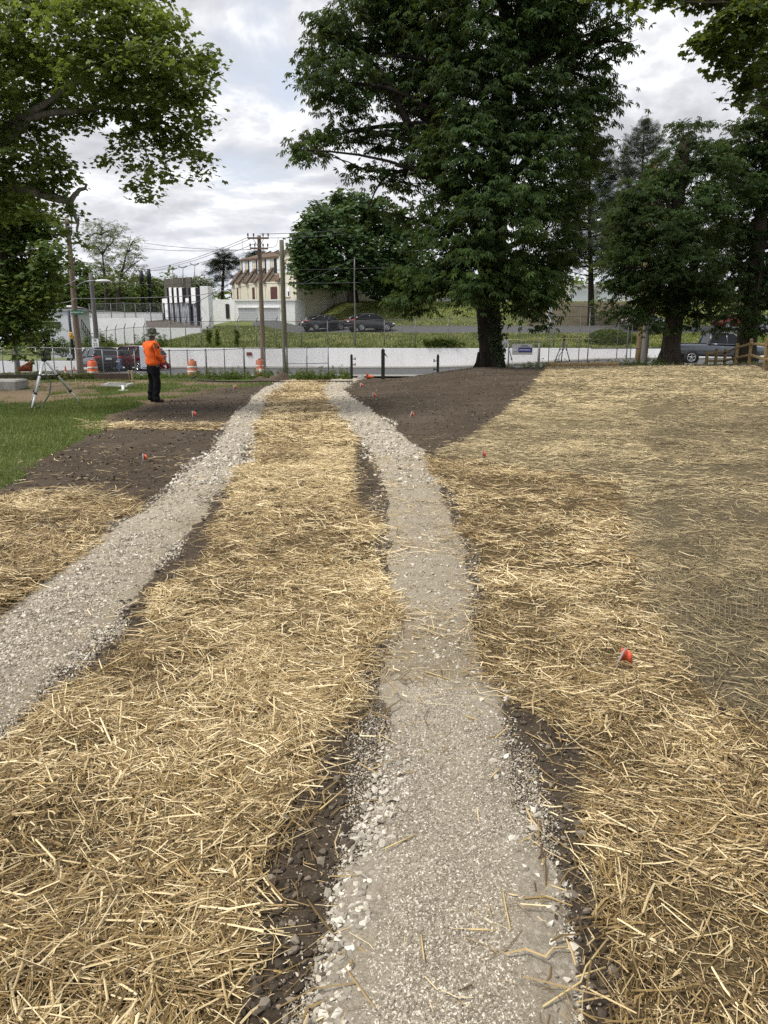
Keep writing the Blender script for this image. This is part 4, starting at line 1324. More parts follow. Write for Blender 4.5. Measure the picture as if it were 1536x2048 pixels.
for _ in range(900):
    a_, q_ = random.uniform(0, 6.28), random.random() ** .5
    x_, y_ = c.x + 2.3 * q_ * math.cos(a_), c.y + 1.6 * q_ * math.sin(a_)
    dome.append(Vector((x_, y_, float(H(x_, y_)) + 1.15 * math.sqrt(max(0, 1 - q_ * q_)) * random.uniform(.7, 1) - .15)))
weeds('drive_shrub', dome, 'low rounded green shrub mound on the bank at right', (.1, .3), .16, WEED_L, per=10)
weeds('bank_creeper', [PT(880 + random.gauss(0, 22), 694 - abs(random.gauss(0, 5)), 60.1) for _ in range(120)], 'creeper spilling over the white wall', (.2, .5), .14)
for px0, lab in ((419, 'vine covered fence post near the white block'), (436, 'tall climbing vine on the fence left of the garage'), (475, 'bushy vine on the fence below the garage door')):
    weeds('climbing_vine', [on_ground(px0 + random.gauss(0, 2.2), 61.6) + Vector((0, 0, random.random() * 1.5)) for _ in range(26)], lab, (.15, .4), .13)

# ------------------------------------------------------------------ road, pavements, walls
ASPHALT = pmat('worn_asphalt', (0.080, 0.080, 0.083), 0.9, .22, 3.0, .4, dirt=(0.07, 0.068, 0.065, .6))
CONCRETE = pmat('pale_concrete', (0.24, 0.23, 0.215), 0.9, .15, 4.0, .3, dirt=(0.2, 0.18, 0.15, .5))
GREY_CONCRETE = pmat('grey_concrete', (0.26, 0.25, 0.235), 0.9, .2, 5.0, .4, dirt=(0.12, 0.11, 0.1, .6))
WHITEWASH = pmat('whitewashed_wall', (0.88, 0.885, 0.90), 0.85, .03, 1.6, 0, dirt=(0.55, 0.545, 0.53, .5), stretch=(1, 1, .3))
WHITE_PAINT = pmat('white_paint', (0.80, 0.80, 0.81), 0.7, .05, 3.0, 0, dirt=(0.55, 0.54, 0.52, .35))
CREAM = pmat('cream_stucco', (0.60, 0.56, 0.46), 0.9, .06, 2.0, 0, dirt=(0.42, 0.38, 0.31, .4))
SHADED_CREAM = pmat('shaded_cream_stucco', (0.57, 0.53, 0.44), 0.9, .08, 2.0, 0)  # the same cream stucco, end wall's shade put into a darker colour
BROWN_ROOF = pmat('brown_shingles', (0.115, 0.078, 0.055), 0.9, .3, 9.0, .5)
DARK = pmat('dark_opening', (0.022, 0.021, 0.022), 0.6, .2)
DARK_PAINT = pmat('dark_navy_paint', (0.020, 0.020, 0.030), 0.6, .2)
MAROON = pmat('maroon_door', (0.085, 0.032, 0.028), 0.6, .2)
GLASS = pmat('window_glass', (0.10, 0.12, 0.14), 0.12, .2, spec=.7)
POLE_WOOD = pmat('weathered_pole_wood', (0.165, 0.125, 0.095), 0.95, .3, 4.0, .6, stretch=(4, 4, .2))
POLE_GREEN = pmat('treated_pole_wood', (0.125, 0.120, 0.085), 0.95, .25, 4.0, .6, stretch=(4, 4, .2))
POLE_GREY = pmat('grey_pole_wood', (0.135, 0.128, 0.122), 0.95, .3, 4.0, .6, stretch=(4, 4, .2))
POLE_NEW = pmat('yellow_pole_wood', (0.15, 0.11, 0.058), 0.95, .25, 4.0, .5, stretch=(4, 4, .2))
GALV = pmat('galvanised_steel', (0.19, 0.195, 0.20), 0.45, .15, 8.0, metal=.75)
DULL_STEEL = pmat('dull_fence_steel', (0.14, 0.14, 0.138), 0.6, .2, 8.0, metal=.4)
BLACK_RUBBER = pmat('black_rubber', (0.016, 0.016, 0.017), 0.8, .25)
WIRE = pmat('cable_sheath', (0.075, 0.077, 0.082), 0.6, .1)
LIGHT_WIRE = pmat('weathered_cable', (0.26, 0.26, 0.265), 0.6, .1)


def sheet(name, xs, ys, zf, m, label, kind='structure'):
    X, Y = np.meshgrid(xs, ys)
    Z = zf(X, Y)
    n = len(xs)
    ii = (np.arange(len(ys) - 1)[:, None] * n + np.arange(n - 1)[None]).ravel()
    o = bigmesh(name, np.stack([X.ravel(), Y.ravel(), Z.ravel()], 1), np.stack([ii, ii + 1, ii + n + 1, ii + n], 1), m, smooth=True)
    return tag(o, label, kind=kind)


lx = np.linspace(-200, 200, 201)
sheet('road', lx, np.linspace(47.8, 57.4, 9), lambda X, Y: np.maximum(road_z(X) + 0.03, H0(X, Y) + .03), ASPHALT, 'grey asphalt street between the park and the white wall')
sheet('near_pavement', lx, np.linspace(45.9, 47.7, 3), lambda X, Y: road_z(X) + 0.12, CONCRETE, 'pale pavement along the near side of the street')
b = MB()
for x0 in np.arange(-60, 60, 2.0):
    z0, z1 = float(road_z(x0)), float(road_z(x0 + 2.0))
    for y0, y1, h in ((57.4, 57.58, .15), (47.66, 47.84, .13)):
        b.add([(x0, y0, z0 - .2), (x0 + 2, y0, z1 - .2), (x0 + 2, y1, z1 - .2), (x0, y1, z0 - .2), (x0, y0, z0 + h), (x0 + 2, y0, z1 + h), (x0 + 2, y1, z1 + h), (x0, y1, z0 + h)],
              [(0, 1, 5, 4), (1, 2, 6, 5), (2, 3, 7, 6), (3, 0, 4, 7), (4, 5, 6, 7)])
tag(b.build('kerb', CONCRETE), 'concrete kerbs on both sides of the street', kind='structure')
sheet('far_pavement', np.linspace(-24, 60, 43), np.linspace(57.58, 60.0, 3), lambda X, Y: road_z(X) + 0.135, CONCRETE, 'concrete pavement at the foot of the white wall')
sheet('side_street', np.linspace(-60, -24.6, 20), np.linspace(57.6, 120, 30), lambda X, Y: H0(X, Y) + 0.05, ASPHALT, 'side street leading off behind the left parked cars')
drv = np.linspace(-13, 70, 90)
sheet('upper_drive', drv, np.linspace(73.2, 79.3, 8), lambda X, Y: np.maximum(H0(X, Y) + 0.05, 1.62 + .10), ASPHALT, 'asphalt drive on the bank where the two dark cars are parked')
b = MB()
b.box((28.5, 73.05, 1.64), (83, .22, .34))
b.box((28.5, 79.5, 2.36), (83, .2, .3))
tag(b.build('drive_kerb', CONCRETE), 'pale kerb edging the upper drive', kind='structure')

b = MB()
xs_ = np.arange(-24.2, 48.1, 1.5)
for i in range(len(xs_) - 1):
    x0, x1 = xs_[i], xs_[i + 1]
    t0, t1 = .60 + .05 * float(vnoise(x0, 0, 4, 3)), .60 + .05 * float(vnoise(x1, 0, 4, 3))
    b.add([(x0, 60, -2.6), (x1, 60, -2.6), (x1, 60.32, -2.6), (x0, 60.32, -2.6), (x0, 60, t0), (x1, 60, t1), (x1, 60.32, t1), (x0, 60.32, t0)],
          [(0, 1, 5, 4), (2, 3, 7, 6), (4, 5, 6, 7)] + ([(3, 0, 4, 7)] if i == 0 else []))
tag(b.build('retaining_wall', WHITEWASH), 'long low whitewashed retaining wall across the street', 'wall')
o = MB().box((0, 0, 0), (.42, .03, .26)).build('wall_sign', pmat('red_sign_paint', (0.16, .03, .03), .5))
o.location = PT(498.5, 708, 59.97)
tag(o, 'small dark red sign on the white wall left of the street pole', 'sign')


def vplane(pa, Ya, pb, Yb):
    a, c = PT(pa, 650, Ya), PT(pb, 650, Yb)
    d = Vector((c.x - a.x, c.y - a.y, 0)).normalized()
    nrm = Vector((-d.y, d.x, 0))
    if nrm.y < 0:
        nrm = -nrm
    E = Vector((0, 0, EYE))

    def f(px, py):
        r = Vector(ray(px, py))
        t = (a - E).dot(nrm) / r.dot(nrm)
        return E + r * t
    f.n, f.d, f.a = nrm, d, a
    return f


def slab(mb, f, px0, py0, px1, py1, thick, proud=0.0, mi=0, z0=None):
    """upright rectangular slab in a wall plane, given by the picture's corners; bottom edge level"""
    a, c = f(px0, py0), f(px1, py1)
    top = 0.5 * (f(px0, py0).z + f(px1, py0).z)
    bot = 0.5 * (f(px0, py1).z + f(px1, py1).z) if z0 is None else z0
    p = [Vector((a.x, a.y, bot)), Vector((c.x, c.y, bot)), Vector((c.x, c.y, top)), Vector((a.x, a.y, top))]
    p = [q - f.n * proud for q in p]
    q = [r + f.n * thick for r in p]
    mb.add(p + q, [(0, 1, 2, 3), (7, 6, 5, 4), (0, 4, 5, 1), (1, 5, 6, 2), (2, 6, 7, 3), (3, 7, 4, 0)], mi)
    return mb


def bld(name, label, at, cat='building', group=None):
    return empty(name, at, 0, label, cat, group)


def put(mb, name, m, root):
    L = root.location
    mb.v = [(v[0] - L.x, v[1] - L.y, v[2] - L.z) for v in mb.v]
    return mb.build(name, m, root)


# low white wall and white house at far left
f = vplane(-120, 66, 158, 66)
tag(slab(MB(), f, -120, 722, 158, 746, .35, z0=-3).build('low_wall', WHITEWASH), 'low white wall at the far left behind the chain link fence', 'wall')
f = vplane(80, 79, 156, 78.4)
r = bld('white_house', 'white house with one dark window behind the left trees', f(120, 700))
put(slab(MB(), f, 80, 622, 155.5, 716, 9), 'wall', pmat('pale_grey_render', (0.52, 0.55, 0.57), .9, .06, 1.5), r)
put(slab(MB(), f, 100, 643.5, 122, 655.5, .1, .02), 'window', DARK, r)
put(slab(MB(), f, 78, 618, 158, 622, 9.4, .15), 'roof', pmat('grey_roof_edge', (.3, .31, .32), .8), r)
b = MB()
e0 = f(155.5, 650)
for i in range(9):
    b.box((e0.x + .25, e0.y + .4 + i * .45, 2.6 - i * .30), (.05, .05, 1.0))
b.tube([(e0.x + .25, e0.y + .4, 3.1), (e0.x + .25, e0.y + 4, .7)], .04, 6)
b.tube([(e0.x + .25, e0.y + .4, 2.3), (e0.x + .25, e0.y + 4, -.1)], .03, 6)
put(b, 'stair_railing', DARK_PAINT, r)

# upper white walls
f = vplane(180, 67.5, 293, 67.5)
tag(slab(MB(), f, 180, 636, 293, 700, .4, z0=-2.5).build('terrace_wall', WHITEWASH), 'tall blank white terrace wall above the maroon van', 'wall')
f = vplane(170, 75, 330, 75.5)
tag(slab(MB(), f, 178, 625, 327, 645, .35, z0=1.5).build('terrace_wall', WHITEWASH), 'narrow white wall strip behind the terrace wall', 'wall')
f = vplane(291, 68.2, 408, 68.6)
o = slab(MB(), f, 293, 655.5, 406, 698, .3, z0=-1)
r = bld('roofed_wall', 'low white wall under a sloping dark brown roof edge', f(350, 690), 'wall')
put(o, 'wall', WHITEWASH, r)
b = MB()
p = [f(290, 657), f(409, 661), PT(402, 652.5, 70.0), PT(330, 637.5, 76), PT(290, 640, 76)]
b.add([q for q in p] + [q - Vector((0, 0, .18)) for q in p], [(0, 1, 2, 3, 4), (9, 8, 7, 6, 5), (0, 5, 6, 1), (1, 6, 7, 2), (2, 7, 8, 3), (3, 8, 9, 4), (4, 9, 5, 0)])
put(b, 'roof', pmat('brown_felt_roof', (0.085, 0.072, 0.062), .9, .3, 3.0, .4), r)

# white pavilion with dark pillars
f = vplane(325, 77.5, 400, 70.6)
r = bld('white_pavilion', 'white building with tall dark pillars and white panels left of the garage', f(365, 650))
b = MB()
slab(b, f, 324, 597, 337, 641, 1.0, z0=f(330, 645).z)
put(b, 'wall', WHITE_PAINT, r)
put(slab(MB(), vplane(399, 70.0, 421, 69.9), 399.5, 572, 420.5, 676, 1.2), 'end_wall', WHITE_PAINT, r)
b = MB()
slab(b, f, 337, 605, 399.5, 650, .5, -.25, z0=f(365, 650).z)
for k in range(20):
    px = 338.5 + k * 3.1
    slab(b, f, px, 606, px + .8, 650, .1, -.17, z0=f(365, 650).z)
put(b, 'louvred_wall', pmat('lilac_grey_metal', (0.42, 0.43, 0.47), .6, .08), r)
for a, c, y1 in ((338.3, 345.2, 606), (347.8, 355.2, 606), (358, 366, 606), (382.5, 392.8, 607)):
    put(slab(MB(), f, a, 575, c, y1, .25, .05), 'panel', WHITE_PAINT, r)
put(slab(MB(), f, 369.8, 575, 376, 596, .3, -.6), 'panel', CREAM, r)
put(slab(MB(), f, 370, 596, 379, 606, .3, -.02), 'panel', WHITE_PAINT, r)
for a, c, y1 in ((335.6, 338.2, 606), (345.2, 347.8, 606), (355.2, 357.9, 606), (366.1, 369.2, 606), (379.5, 382.4, 648), (392.9, 398.8, 655)):
    put(slab(MB(), f, a, 575.5, c, y1, .35, .12), 'pillar', DARK_PAINT, r)
b = MB()
for a in (337, 347, 357, 368, 390):
    slab(b, f, a - .3, 606, a + .3, 650, .06, .45)
slab(b, f, 325, 605.6, 406, 606.6, .06, .45)
slab(b, f, 325, 634.5, 406, 635.5, .06, .45)
put(b, 'railing', DARK_PAINT, r)
f2 = vplane(327, 82, 386, 79)
put(slab(MB(), f2, 327, 556, 384, 606, .2), 'roof_screen', pmat('brown_mesh_screen', (0.105, 0.092, 0.075), .95, .25, 14.0), r)
for i, (a, t) in enumerate(((345, 540), (365.5, 536), (389, 531))):
    b = MB()
    base, top = PT(a, 602, 79.5), PT(a, t, 79.5)
    b.tube([base, top], [.07, .05], 6)
    for s in (-1, 1):
        q = [top + Vector((s * .02, 0, 0))] + [top + Vector((s * (.12 + .32 * math.sin(k * .5)), 0, .25 * k / 2 - .02 * k * k)) for k in range(1, 5)]
        b.tube(q, [.04, .045, .05, .07, .09], 6)
    o = b.build('floodlight_mast', GALV)
    tag(o, ('twin hooked light mast, leftmost of the three above the white pavilion', 'twin hooked light mast in the middle of the three above the white pavilion', 'tallest twin hooked light mast, nearest the lone pine')[i], 'light pole', 'twin light masts on the pavilion')

# garage
GY = 82.0
f = vplane(470, GY, 592, GY - .6)
r = bld('white_garage', 'low white garage block with two pale roll up doors', f(520, 655))
b = slab(MB(), f, 469.5, 601, 591, 662, 5.5)
put(b, 'wall', WHITE_PAINT, r)
put(slab(MB(), vplane(418, 85, 471, 84.6), 418, 599, 471, 662, 3), 'side_wall', WHITE_PAINT, r)
put(slab(MB(), f, 469, 598.8, 591.5, 601.6, 5.6, .12), 'cornice', WHITE_PAINT, r)
for a, c in ((478, 514.5), (525.5, 557)):
    put(slab(MB(), f, a - 2.2, 613.8, c + 2.2, 616.3, .3, .16), 'lintel', WHITE_PAINT, r)
    put(slab(MB(), f, a - .3, 617.2, c + .3, 662, .1, .062), 'door_recess', GREY_CONCRETE, r)
    fr = put(slab(MB(), f, a - 1.8, 616.5, c + 1.8, 662, .12, .06), 'door_frame', WHITE_PAINT, r)
    b = MB()
    z0, z1 = f(a, 660).z, f(a, 618).z
    n = 9
    for k in range(n):
        p0, p1 = f(a, 640), f(c, 640)
        za, zb = z0 + (z1 - z0) * k / n + .02, z0 + (z1 - z0) * (k + 1) / n
        q = [Vector((p0.x, p0.y, za)), Vector((p1.x, p1.y, za)), Vector((p1.x, p1.y, zb)), Vector((p0.x, p0.y, zb))]
        q = [v - f.n * .075 for v in q]
        b.add(q + [v + f.n * .05 for v in q], [(0, 1, 2, 3), (0, 4, 5, 1), (1, 5, 6, 2), (2, 6, 7, 3), (3, 7, 4, 0)])
    put(b, 'garage_door', pmat('pale_lilac_door', (0.50, 0.51, 0.56), .5, .04, 5.0), r)
fd = vplane(418, 85, 471, 84.6)
put(slab(MB(), fd, 451, 608, 459.5, 637, .12, .05), 'door', DARK, r)

# stepped townhouses
f = vplane(588, 88, 467, 95)
u_, w_ = (f(467, 600) - f(588, 600)), f.n.copy()
u_.z = 0
ulen = u_.length
u_.normalize()
A0 = f(588, 600)
A0.z = 0
r = bld('townhouse_row', 'row of cream townhouses with stepped brown sloping roofs', (A0.x, A0.y, 2.4))


def upos(px):
    q = f(px, 600)
    q.z = 0
    return (q - A0).dot(u_)


Z1, Z2, Z3, Z4 = 7.55, 8.75, 10.35, 11.55
cuts = [467, 479.6, 495, 512.4, 530, 558.5]
us = [upos(c) for c in cuts]
wl, rf, fins, cop = MB(), MB(), MB(), MB()


def Q(u, w, z):
    return A0 + u_ * u + w_ * w + Vector((0, 0, z))


def solid(mb, poly, u0, u1):
    n = len(poly)
    P = [Q(u0, w, z) for w, z in poly] + [Q(u1, w, z) for w, z in poly]
    mb.add(P, [tuple(range(n)), tuple(range(2 * n - 1, n - 1, -1))] + [(i, n + i, n + (i + 1) % n, (i + 1) % n) for i in range(n)])


for i in range(5):
    u1, u0 = us[i], us[i + 1]
    solid(wl, [(0.0, 2.2), (0.0, Z1), (.5, Z1), (.5, 2.2)], u0 + .02, u1 - .02)
    solid(wl, [(1.3, Z1 - .5), (1.3, Z3), (6.0, Z3), (6.0, Z1 - .5)], u0 + .02, u1 - .02)
    solid(rf, [(0.3, Z1 - .05), (1.29, Z2 - .3), (1.29, Z2 - .5), (.3, Z1 - .25)], u0 + .02, u1 - .02)
    solid(rf, [(1.1, Z3 - .05), (1.1, Z3 + .12), (5.2, Z4), (6.2, Z4), (6.2, Z3 - .05)], u0 + .02, u1 - .02)
    # the party wall on the far side of the unit, with a brown coping
    solid(fins, [(-.05, 2.2), (-.05, Z1), (2.3, Z3 - .25), (2.3, Z3 + .05), (5.2, Z4 + .06), (6.2, Z4 + .06), (6.2, 2.2)], u1 - .14, u1 + .14)
    solid(cop, [(-.25, Z1 - .12), (-.25, Z1 + .14), (2.3, Z3 - .02), (2.3, Z3 - .28)], u1 - .24, u1 + .24)
    solid(cop, [(2.1, Z3 + .0), (2.1, Z3 + .16), (5.2, Z4 + .2), (5.2, Z4 + .05)], u1 - .10, u1 + .10)
# end block with its own gable
uA = us[-1]
solid(wl, [(0.0, 2.2), (0.0, Z3 + .15), (6.2, Z3 + .15), (6.2, 2.2)], .02, uA - .15)
solid(rf, [(-.2, Z3 + .16), (-.2, Z3 + .3), (3.2, Z4 + .1), (6.3, Z4 + .1), (6.3, Z3 + .16)], 0.0, uA + .1)
solid(fins, [(-.05, 2.2), (-.05, Z1), (2.3, Z3 - .25), (2.3, Z3 + .05), (6.2, Z4), (6.2, 2.2)], uA - .14, uA + .14)
solid(cop, [(-.25, Z1 - .12), (-.25, Z1 + .14), (2.3, Z3 - .02), (2.3, Z3 - .28)], uA - .30, uA + .30)
put(wl, 'wall', CREAM, r)
put(fins, 'party_wall', CREAM, r)
put(rf, 'roof', BROWN_ROOF, r)
put(cop, 'coping', BROWN_ROOF, r)


def onwall(px0, py0, px1, py1, proud=.04, thick=.08, w=0.0):
    """slab on the facade shifted w into the depth"""
    mb = MB()
    a, c = upos(px0), upos(px1)
    z1, z0 = f(px0, py0).z, f(px0, py1).z
    solid(mb, [(w - proud, z0), (w - proud, z1), (w + thick, z1), (w + thick, z0)], c, a)
    return mb


for px0, px1, y0, y1 in ((475, 480, 576, 601), (505.5, 512, 575, 601), (542, 555, 574, 601)):
    put(onwall(px0, y0, px1, y1), 'door', MAROON, r)
put(onwall(567.5, 614.5, 582, 655), 'door', DARK, r)
WIN = pmat('white_window_panel', (0.72, 0.75, 0.80), .3, .05)
for px0, px1, y0, y1 in ((566, 571, 528, 543), (575.5, 580, 528, 543), (566.5, 570, 575, 592), (575.5, 579.5, 575, 592)):
    fr = put(onwall(px0 - .8, y0 - 1, px1 + .8, y1 + 1, .05), 'window', WIN, r)
    o = onwall(px0 + 1.5, y0 + (0 if y0 < 560 else 8), px1, y1, .065, .02)
    o = put(o, 'pane', DARK, r)
    o.parent = fr
    o.matrix_parent_inverse = Matrix.Identity(4)
put(onwall(562, 593.5, 581, 595, .1), 'sill', CREAM, r)
put(onwall(562, 545, 581, 547, .1), 'sill', CREAM, r)
for i in range(5):
    u1, u0 = us[i] - .25, us[i + 1] + .25
    for t0, t1, mt in ((.05, .3, DARK), (.32, .58, WIN), (.62, .9, WIN)):
        mb = MB()
        solid(mb, [(1.24, Z2 - .15), (1.24, Z3 - .12), (1.32, Z3 - .12), (1.32, Z2 - .15)], u1 + (u0 - u1) * t1, u1 + (u0 - u1) * t0)
        put(mb, 'window', mt, r)
# side wall and the lower wing running right
L_ = 4.9
mb = MB()
P = [Q(-.02, 0, 2.2), Q(-.02, L_, 2.2), Q(-.02, L_, Z1 + .05), Q(-.02, 0, Z1 + .05)]
P2 = [p - u_ * .4 for p in P]
mb.add(P2 + P, [(0, 1, 2, 3), (7, 6, 5, 4), (0, 4, 5, 1), (1, 5, 6, 2), (2, 6, 7, 3), (3, 7, 4, 0)])
put(mb, 'side_wall', SHADED_CREAM, r)
f3 = vplane(645, 92.5, 805, 98)
r3 = bld('cream_wing', 'long cream wall wing behind the round tree', f3(720, 612))
put(slab(MB(), f3, 645, 556, 805, 622, 6), 'wall', CREAM, r3)
put(slab(MB(), f3, 645, 575, 652, 622, .5, .3), 'pilaster', CREAM, r3)
put(slab(MB(), f3, 655.5, 590, 664, 600, .1, .03), 'window', DARK, r3)
put(slab(MB(), f3, 769.6, 562, 770.6, 612, .1, .08), 'downpipe', pmat('brown_downpipe', (.15, .08, .05), .6), r3)
b = MB()
p = PT(762, 604, 94.5)
b.box(p, (1.0, .7, .85), bev=.05)
for k in range(6):
    b.box(p + Vector((-.4 + k * .16, -.36, 0)), (.04, .03, .7))
tag(b.build('air_conditioner', pmat('dark_green_casing', (.035, .055, .045), .6)), 'dark green utility cabinet beside the cream wing', 'cabinet')
b = MB()
p = PT(846, 598, 97)
b.box(p, (3.0, 1.8, 1.5), bev=.06)
b.box(p + Vector((0, -.1, .82)), (3.1, 1.9, .12), bev=.04)
for k in range(4):
    b.box(p + Vector((-1.1 + k * .73, -.93, 0)), (.09, .08, 1.3))
tag(b.build('dumpster', pmat('green_dumpster', (.015, .045, .035), .6)), 'dark green dumpster half hidden under the chestnut branches', 'dumpster')
b = MB()
f4 = vplane(876, 99, 912, 99)
slab(b, f4, 876, 596, 912, 613, 2)
tag(b.build('shed', pmat('grey_shed', (.3, .31, .33), .8)), 'small grey shed on the hill seen just left of the chestnut trunk', 'shed')

# white building at right
f = vplane(1085, 99, 1260, 101)
r = bld('white_building', 'low white building with pale doors behind the right conifers', f(1180, 612))
put(slab(MB(), f, 1140, 572, 1262, 620, 6), 'wall', WHITE_PAINT, r)
put(slab(MB(), f, 1082, 577, 1140, 620, 6, -.2), 'side_wall', CREAM, r)
put(slab(MB(), f, 1138, 570, 1264, 573.5, 6.3, .25), 'roof', pmat('pale_roof_edge', (.55, .55, .53), .8), r)
for a, c in ((1141, 1178), (1196, 1232)):
    put(slab(MB(), f, a, 582, c, 610, .1, .03), 'garage_door', pmat('bluish_white_door', (.66, .70, .74), .5, .03), r)
put(slab(MB(), f, 1181, 578, 1183.5, 610, .2, .1), 'post', pmat('brown_post', (.24, .13, .06), .7), r)
put(slab(MB(), f, 1186, 578, 1194, 610, .1, .02), 'door', pmat('grey_door', (.4, .4, .36), .6), r)
f = vplane(1080, 95.5, 1230, 95.5)
tag(slab(MB(), f, 1078, 606.5, 1228, 613, .3).build('low_wall', pmat('dark_timber_edge', (.05, .035, .03), .9)), 'dark timber edging wall at the top of the right bank', 'wall')

# two dark stacks
for px, y0, lab in ((282, 541, 'thin dark stack, the shorter left one, among the far left trees'), (297, 538, 'thin dark stack, the taller right one, above the far left trees')):
    b = MB()
    b.lathe([(.26, 0), (.24, 4), (.29, 4.05), (.29, 4.6), (.23, 4.7), (.22, 5.2)], PT(px, y0, 99) - Vector((0, 0, 5.2)), 12)
    tag(b.build('chimney_stack', DARK_PAINT), lab, 'chimney', 'dark stacks in the left background')

# ------------------------------------------------------------------ poles and cables
def pole(name, label, px, py, Y, r0, r1, m, arms=(), group=None, cat='utility pole'):
    top = PT(px, py, Y)
    zb = float(H(top.x, Y)) - .3
    root = empty(name, (top.x, Y, zb), 0, label, cat, group)
    hgt = top.z - zb
    b = MB()
    n = 8
    b.tube([(random.gauss(0, .012), 0, hgt * i / n) for i in range(n + 1)], [r0 + (r1 - r0) * i / n for i in range(n + 1)], 12)
    b.build('shaft', m, root)
    for (py2, x0, x1, yaw) in arms:
        z = PT(px, py2, Y).z - zb
        xa, xb = PT(x0, py2, Y).x - top.x, PT(x1, py2, Y).x - top.x
        b = MB()
        c = (xa + xb) / 2
        b.box((c, -r1 - .06, z), (abs(xb - xa), .11, .13), rz=yaw)
        arm = b.build('crossarm', m, root)
        for s in (xa * .96, xa * .45, xb * .45, xb * .96):
            b = MB()
            b.lathe([(.03, 0), (.03, .1), (.07, .12), (.05, .2), (.07, .22), (.03, .3)], (c + (s - c) * math.cos(yaw), -r1 - .06 + (s - c) * math.sin(yaw), z + .06), 8)
            b.build('insulator', DULL_STEEL, arm)
        b = MB()
        for s in (xa * .5, xb * .5):
            b.tube([(s, -r1 - .1, z - .05), (0, -r1 - .02, z - .7)], .025, 5)
        b.build('braces', DULL_STEEL, root)
    return root, top, zb


pa, ta, za = pole('utility_pole', 'tall brown wooden utility pole with two crossarms and a green street sign, far left', 133.5, 438, 48, .21, .13, POLE_WOOD, ((446, 106, 160, .12), (466, 119, 148, -.25)))
pb, tb2, zb2 = pole('street_lamp_pole', 'grey pole carrying a speed limit sign and a curved lamp arm', 181.5, 546, 57, .20, .15, POLE_GREY, (), None, 'street lamp')
pc, tc, zc_ = pole('utility_pole', 'brown utility pole with two crossarms standing before the white wall', 518, 471, 58.9, .20, .14, POLE_WOOD, ((477, 496, 538, 0), (497.5, 501, 537, .1)))
pd, td, zd_ = pole('utility_pole', 'bare greenish pole without crossarms beside the fence gate', 563, 480, 46.4, .17, .13, POLE_GREEN)
pe, te, ze = pole('utility_pole', 'yellowish wooden utility pole rising behind the right maple', 1308, 325, 46, .23, .16, POLE_NEW, ((342, 1293, 1318, -.5),))
pf, tf, zf = pole('street_pole', 'weathered grey pole just left of the forked maple trunk', 1299, 575, 43, .20, .17, POLE_GREY)
pg, tg, zg = pole('light_pole', 'slim grey pole on the bank above the parked crossover', 709, 517, 61.5, .065, .045, DULL_STEEL, (), None, 'pole')
ph, th_, zh = pole('fence_post', 'stout grey timber post behind the far left fence', 30, 690, 46.8, .17, .15, POLE_GREY, (), None, 'post')


def lamp(root, top, zb, pts, head, hs, label=None):
    b = MB()
    b.tube([Vector((p.x - root.location.x, p.y - root.location.y, p.z - zb)) for p in pts], .045, 7)
    a = b.build('lamp_arm', GALV, root)
    h = Vector((head.x - root.location.x, head.y - root.location.y, head.z - zb))
    b = MB()
    b.lathe([(.02, -.45), (.12, -.40), (.17, -.1), (.16, .2), (.08, .42), (.03, .46)], h, 12, Matrix.Rotation(rad(90), 3, 'Y') @ Matrix.Scale(.55, 3, (1, 0, 0)))
    b.build('lamp_head', pmat('lamp_housing', (.62, .63, .64), .4, .05), root)


lamp(pa, ta, za, [PT(151, 582, 48), PT(153, 574, 47.8), PT(160, 568, 47.6), PT(172, 563, 47.4), PT(200, 561, 47.2)], PT(206, 562, 47.2), 1)
lamp(pb, tb2, zb2, [PT(184, 626, 57), PT(176, 620, 56.8), PT(165, 616, 56.7), PT(148, 613.5, 56.6)], PT(140, 613.5, 56.6), -1)


def text(body, size, m, parent, loc, rot=(rad(90), 0, 0), name='lettering'):
    c = bpy.data.curves.new(name, 'FONT')
    c.body = body
    c.size = size
    c.align_x = 'CENTER'
    c.align_y = 'CENTER'
    c.extrude = .003
    tmp = bpy.data.objects.new('tmp', c)
    me = bpy.data.meshes.new_from_object(tmp)
    bpy.data.objects.remove(tmp)
    me.materials.clear()
    me.materials.append(m)
    o = bpy.data.objects.new(name, me)
    COL.objects.link(o)
    o.parent = parent
    o.location = loc
    o.rotation_euler = rot
    return o


WHITE_INK = pmat('white_lettering', (.85, .85, .85), .6, .02)
BLACK_INK = pmat('black_lettering', (.015, .015, .015), .6, .02)
p = PT(154, 625, 47.65)
r = empty('street_sign', p, 0, 'green street name sign mounted on the far left utility pole', 'sign')
MB().box((0, 0, 0), (.72, .025, .26)).build('plate', pmat('sign_green', (.008, .12, .075), .4, .05), r)
text('ELMWOOD AV', .112, WHITE_INK, r, (0, -.018, 0))
p = PT(190.5, 686, 56.7)
r = empty('speed_limit_sign', p, 0, 'white speed limit 25 sign on the grey lamp pole', 'sign')
MB().box((0, 0, 0), (.50, .025, .62)).build('plate', pmat('sign_white', (.78, .78, .78), .4, .03), r)
text('SPEED\nLIMIT', .085, BLACK_INK, r, (0, -.018, .19))
text('25', .34, BLACK_INK, r, (0, -.018, -.12))
p = PT(146, 700, 52)
r = empty('signal_post', p, 0, 'dark post with a yellow signal box behind the far left utility pole', 'signal')
b = MB()
b.tube([(0, 0, -.6), (-.06, 0, 2.6)], .09, 8)
b.build('post', DARK_PAINT, r)
b = MB()
b.box((.02, -.14, .95), (.22, .16, .46), bev=.03)
b.box((.02, -.24, .98), (.14, .06, .14), bev=.02)
b.build('signal_box', pmat('signal_yellow', (.55, .30, .03), .5, .1), r)


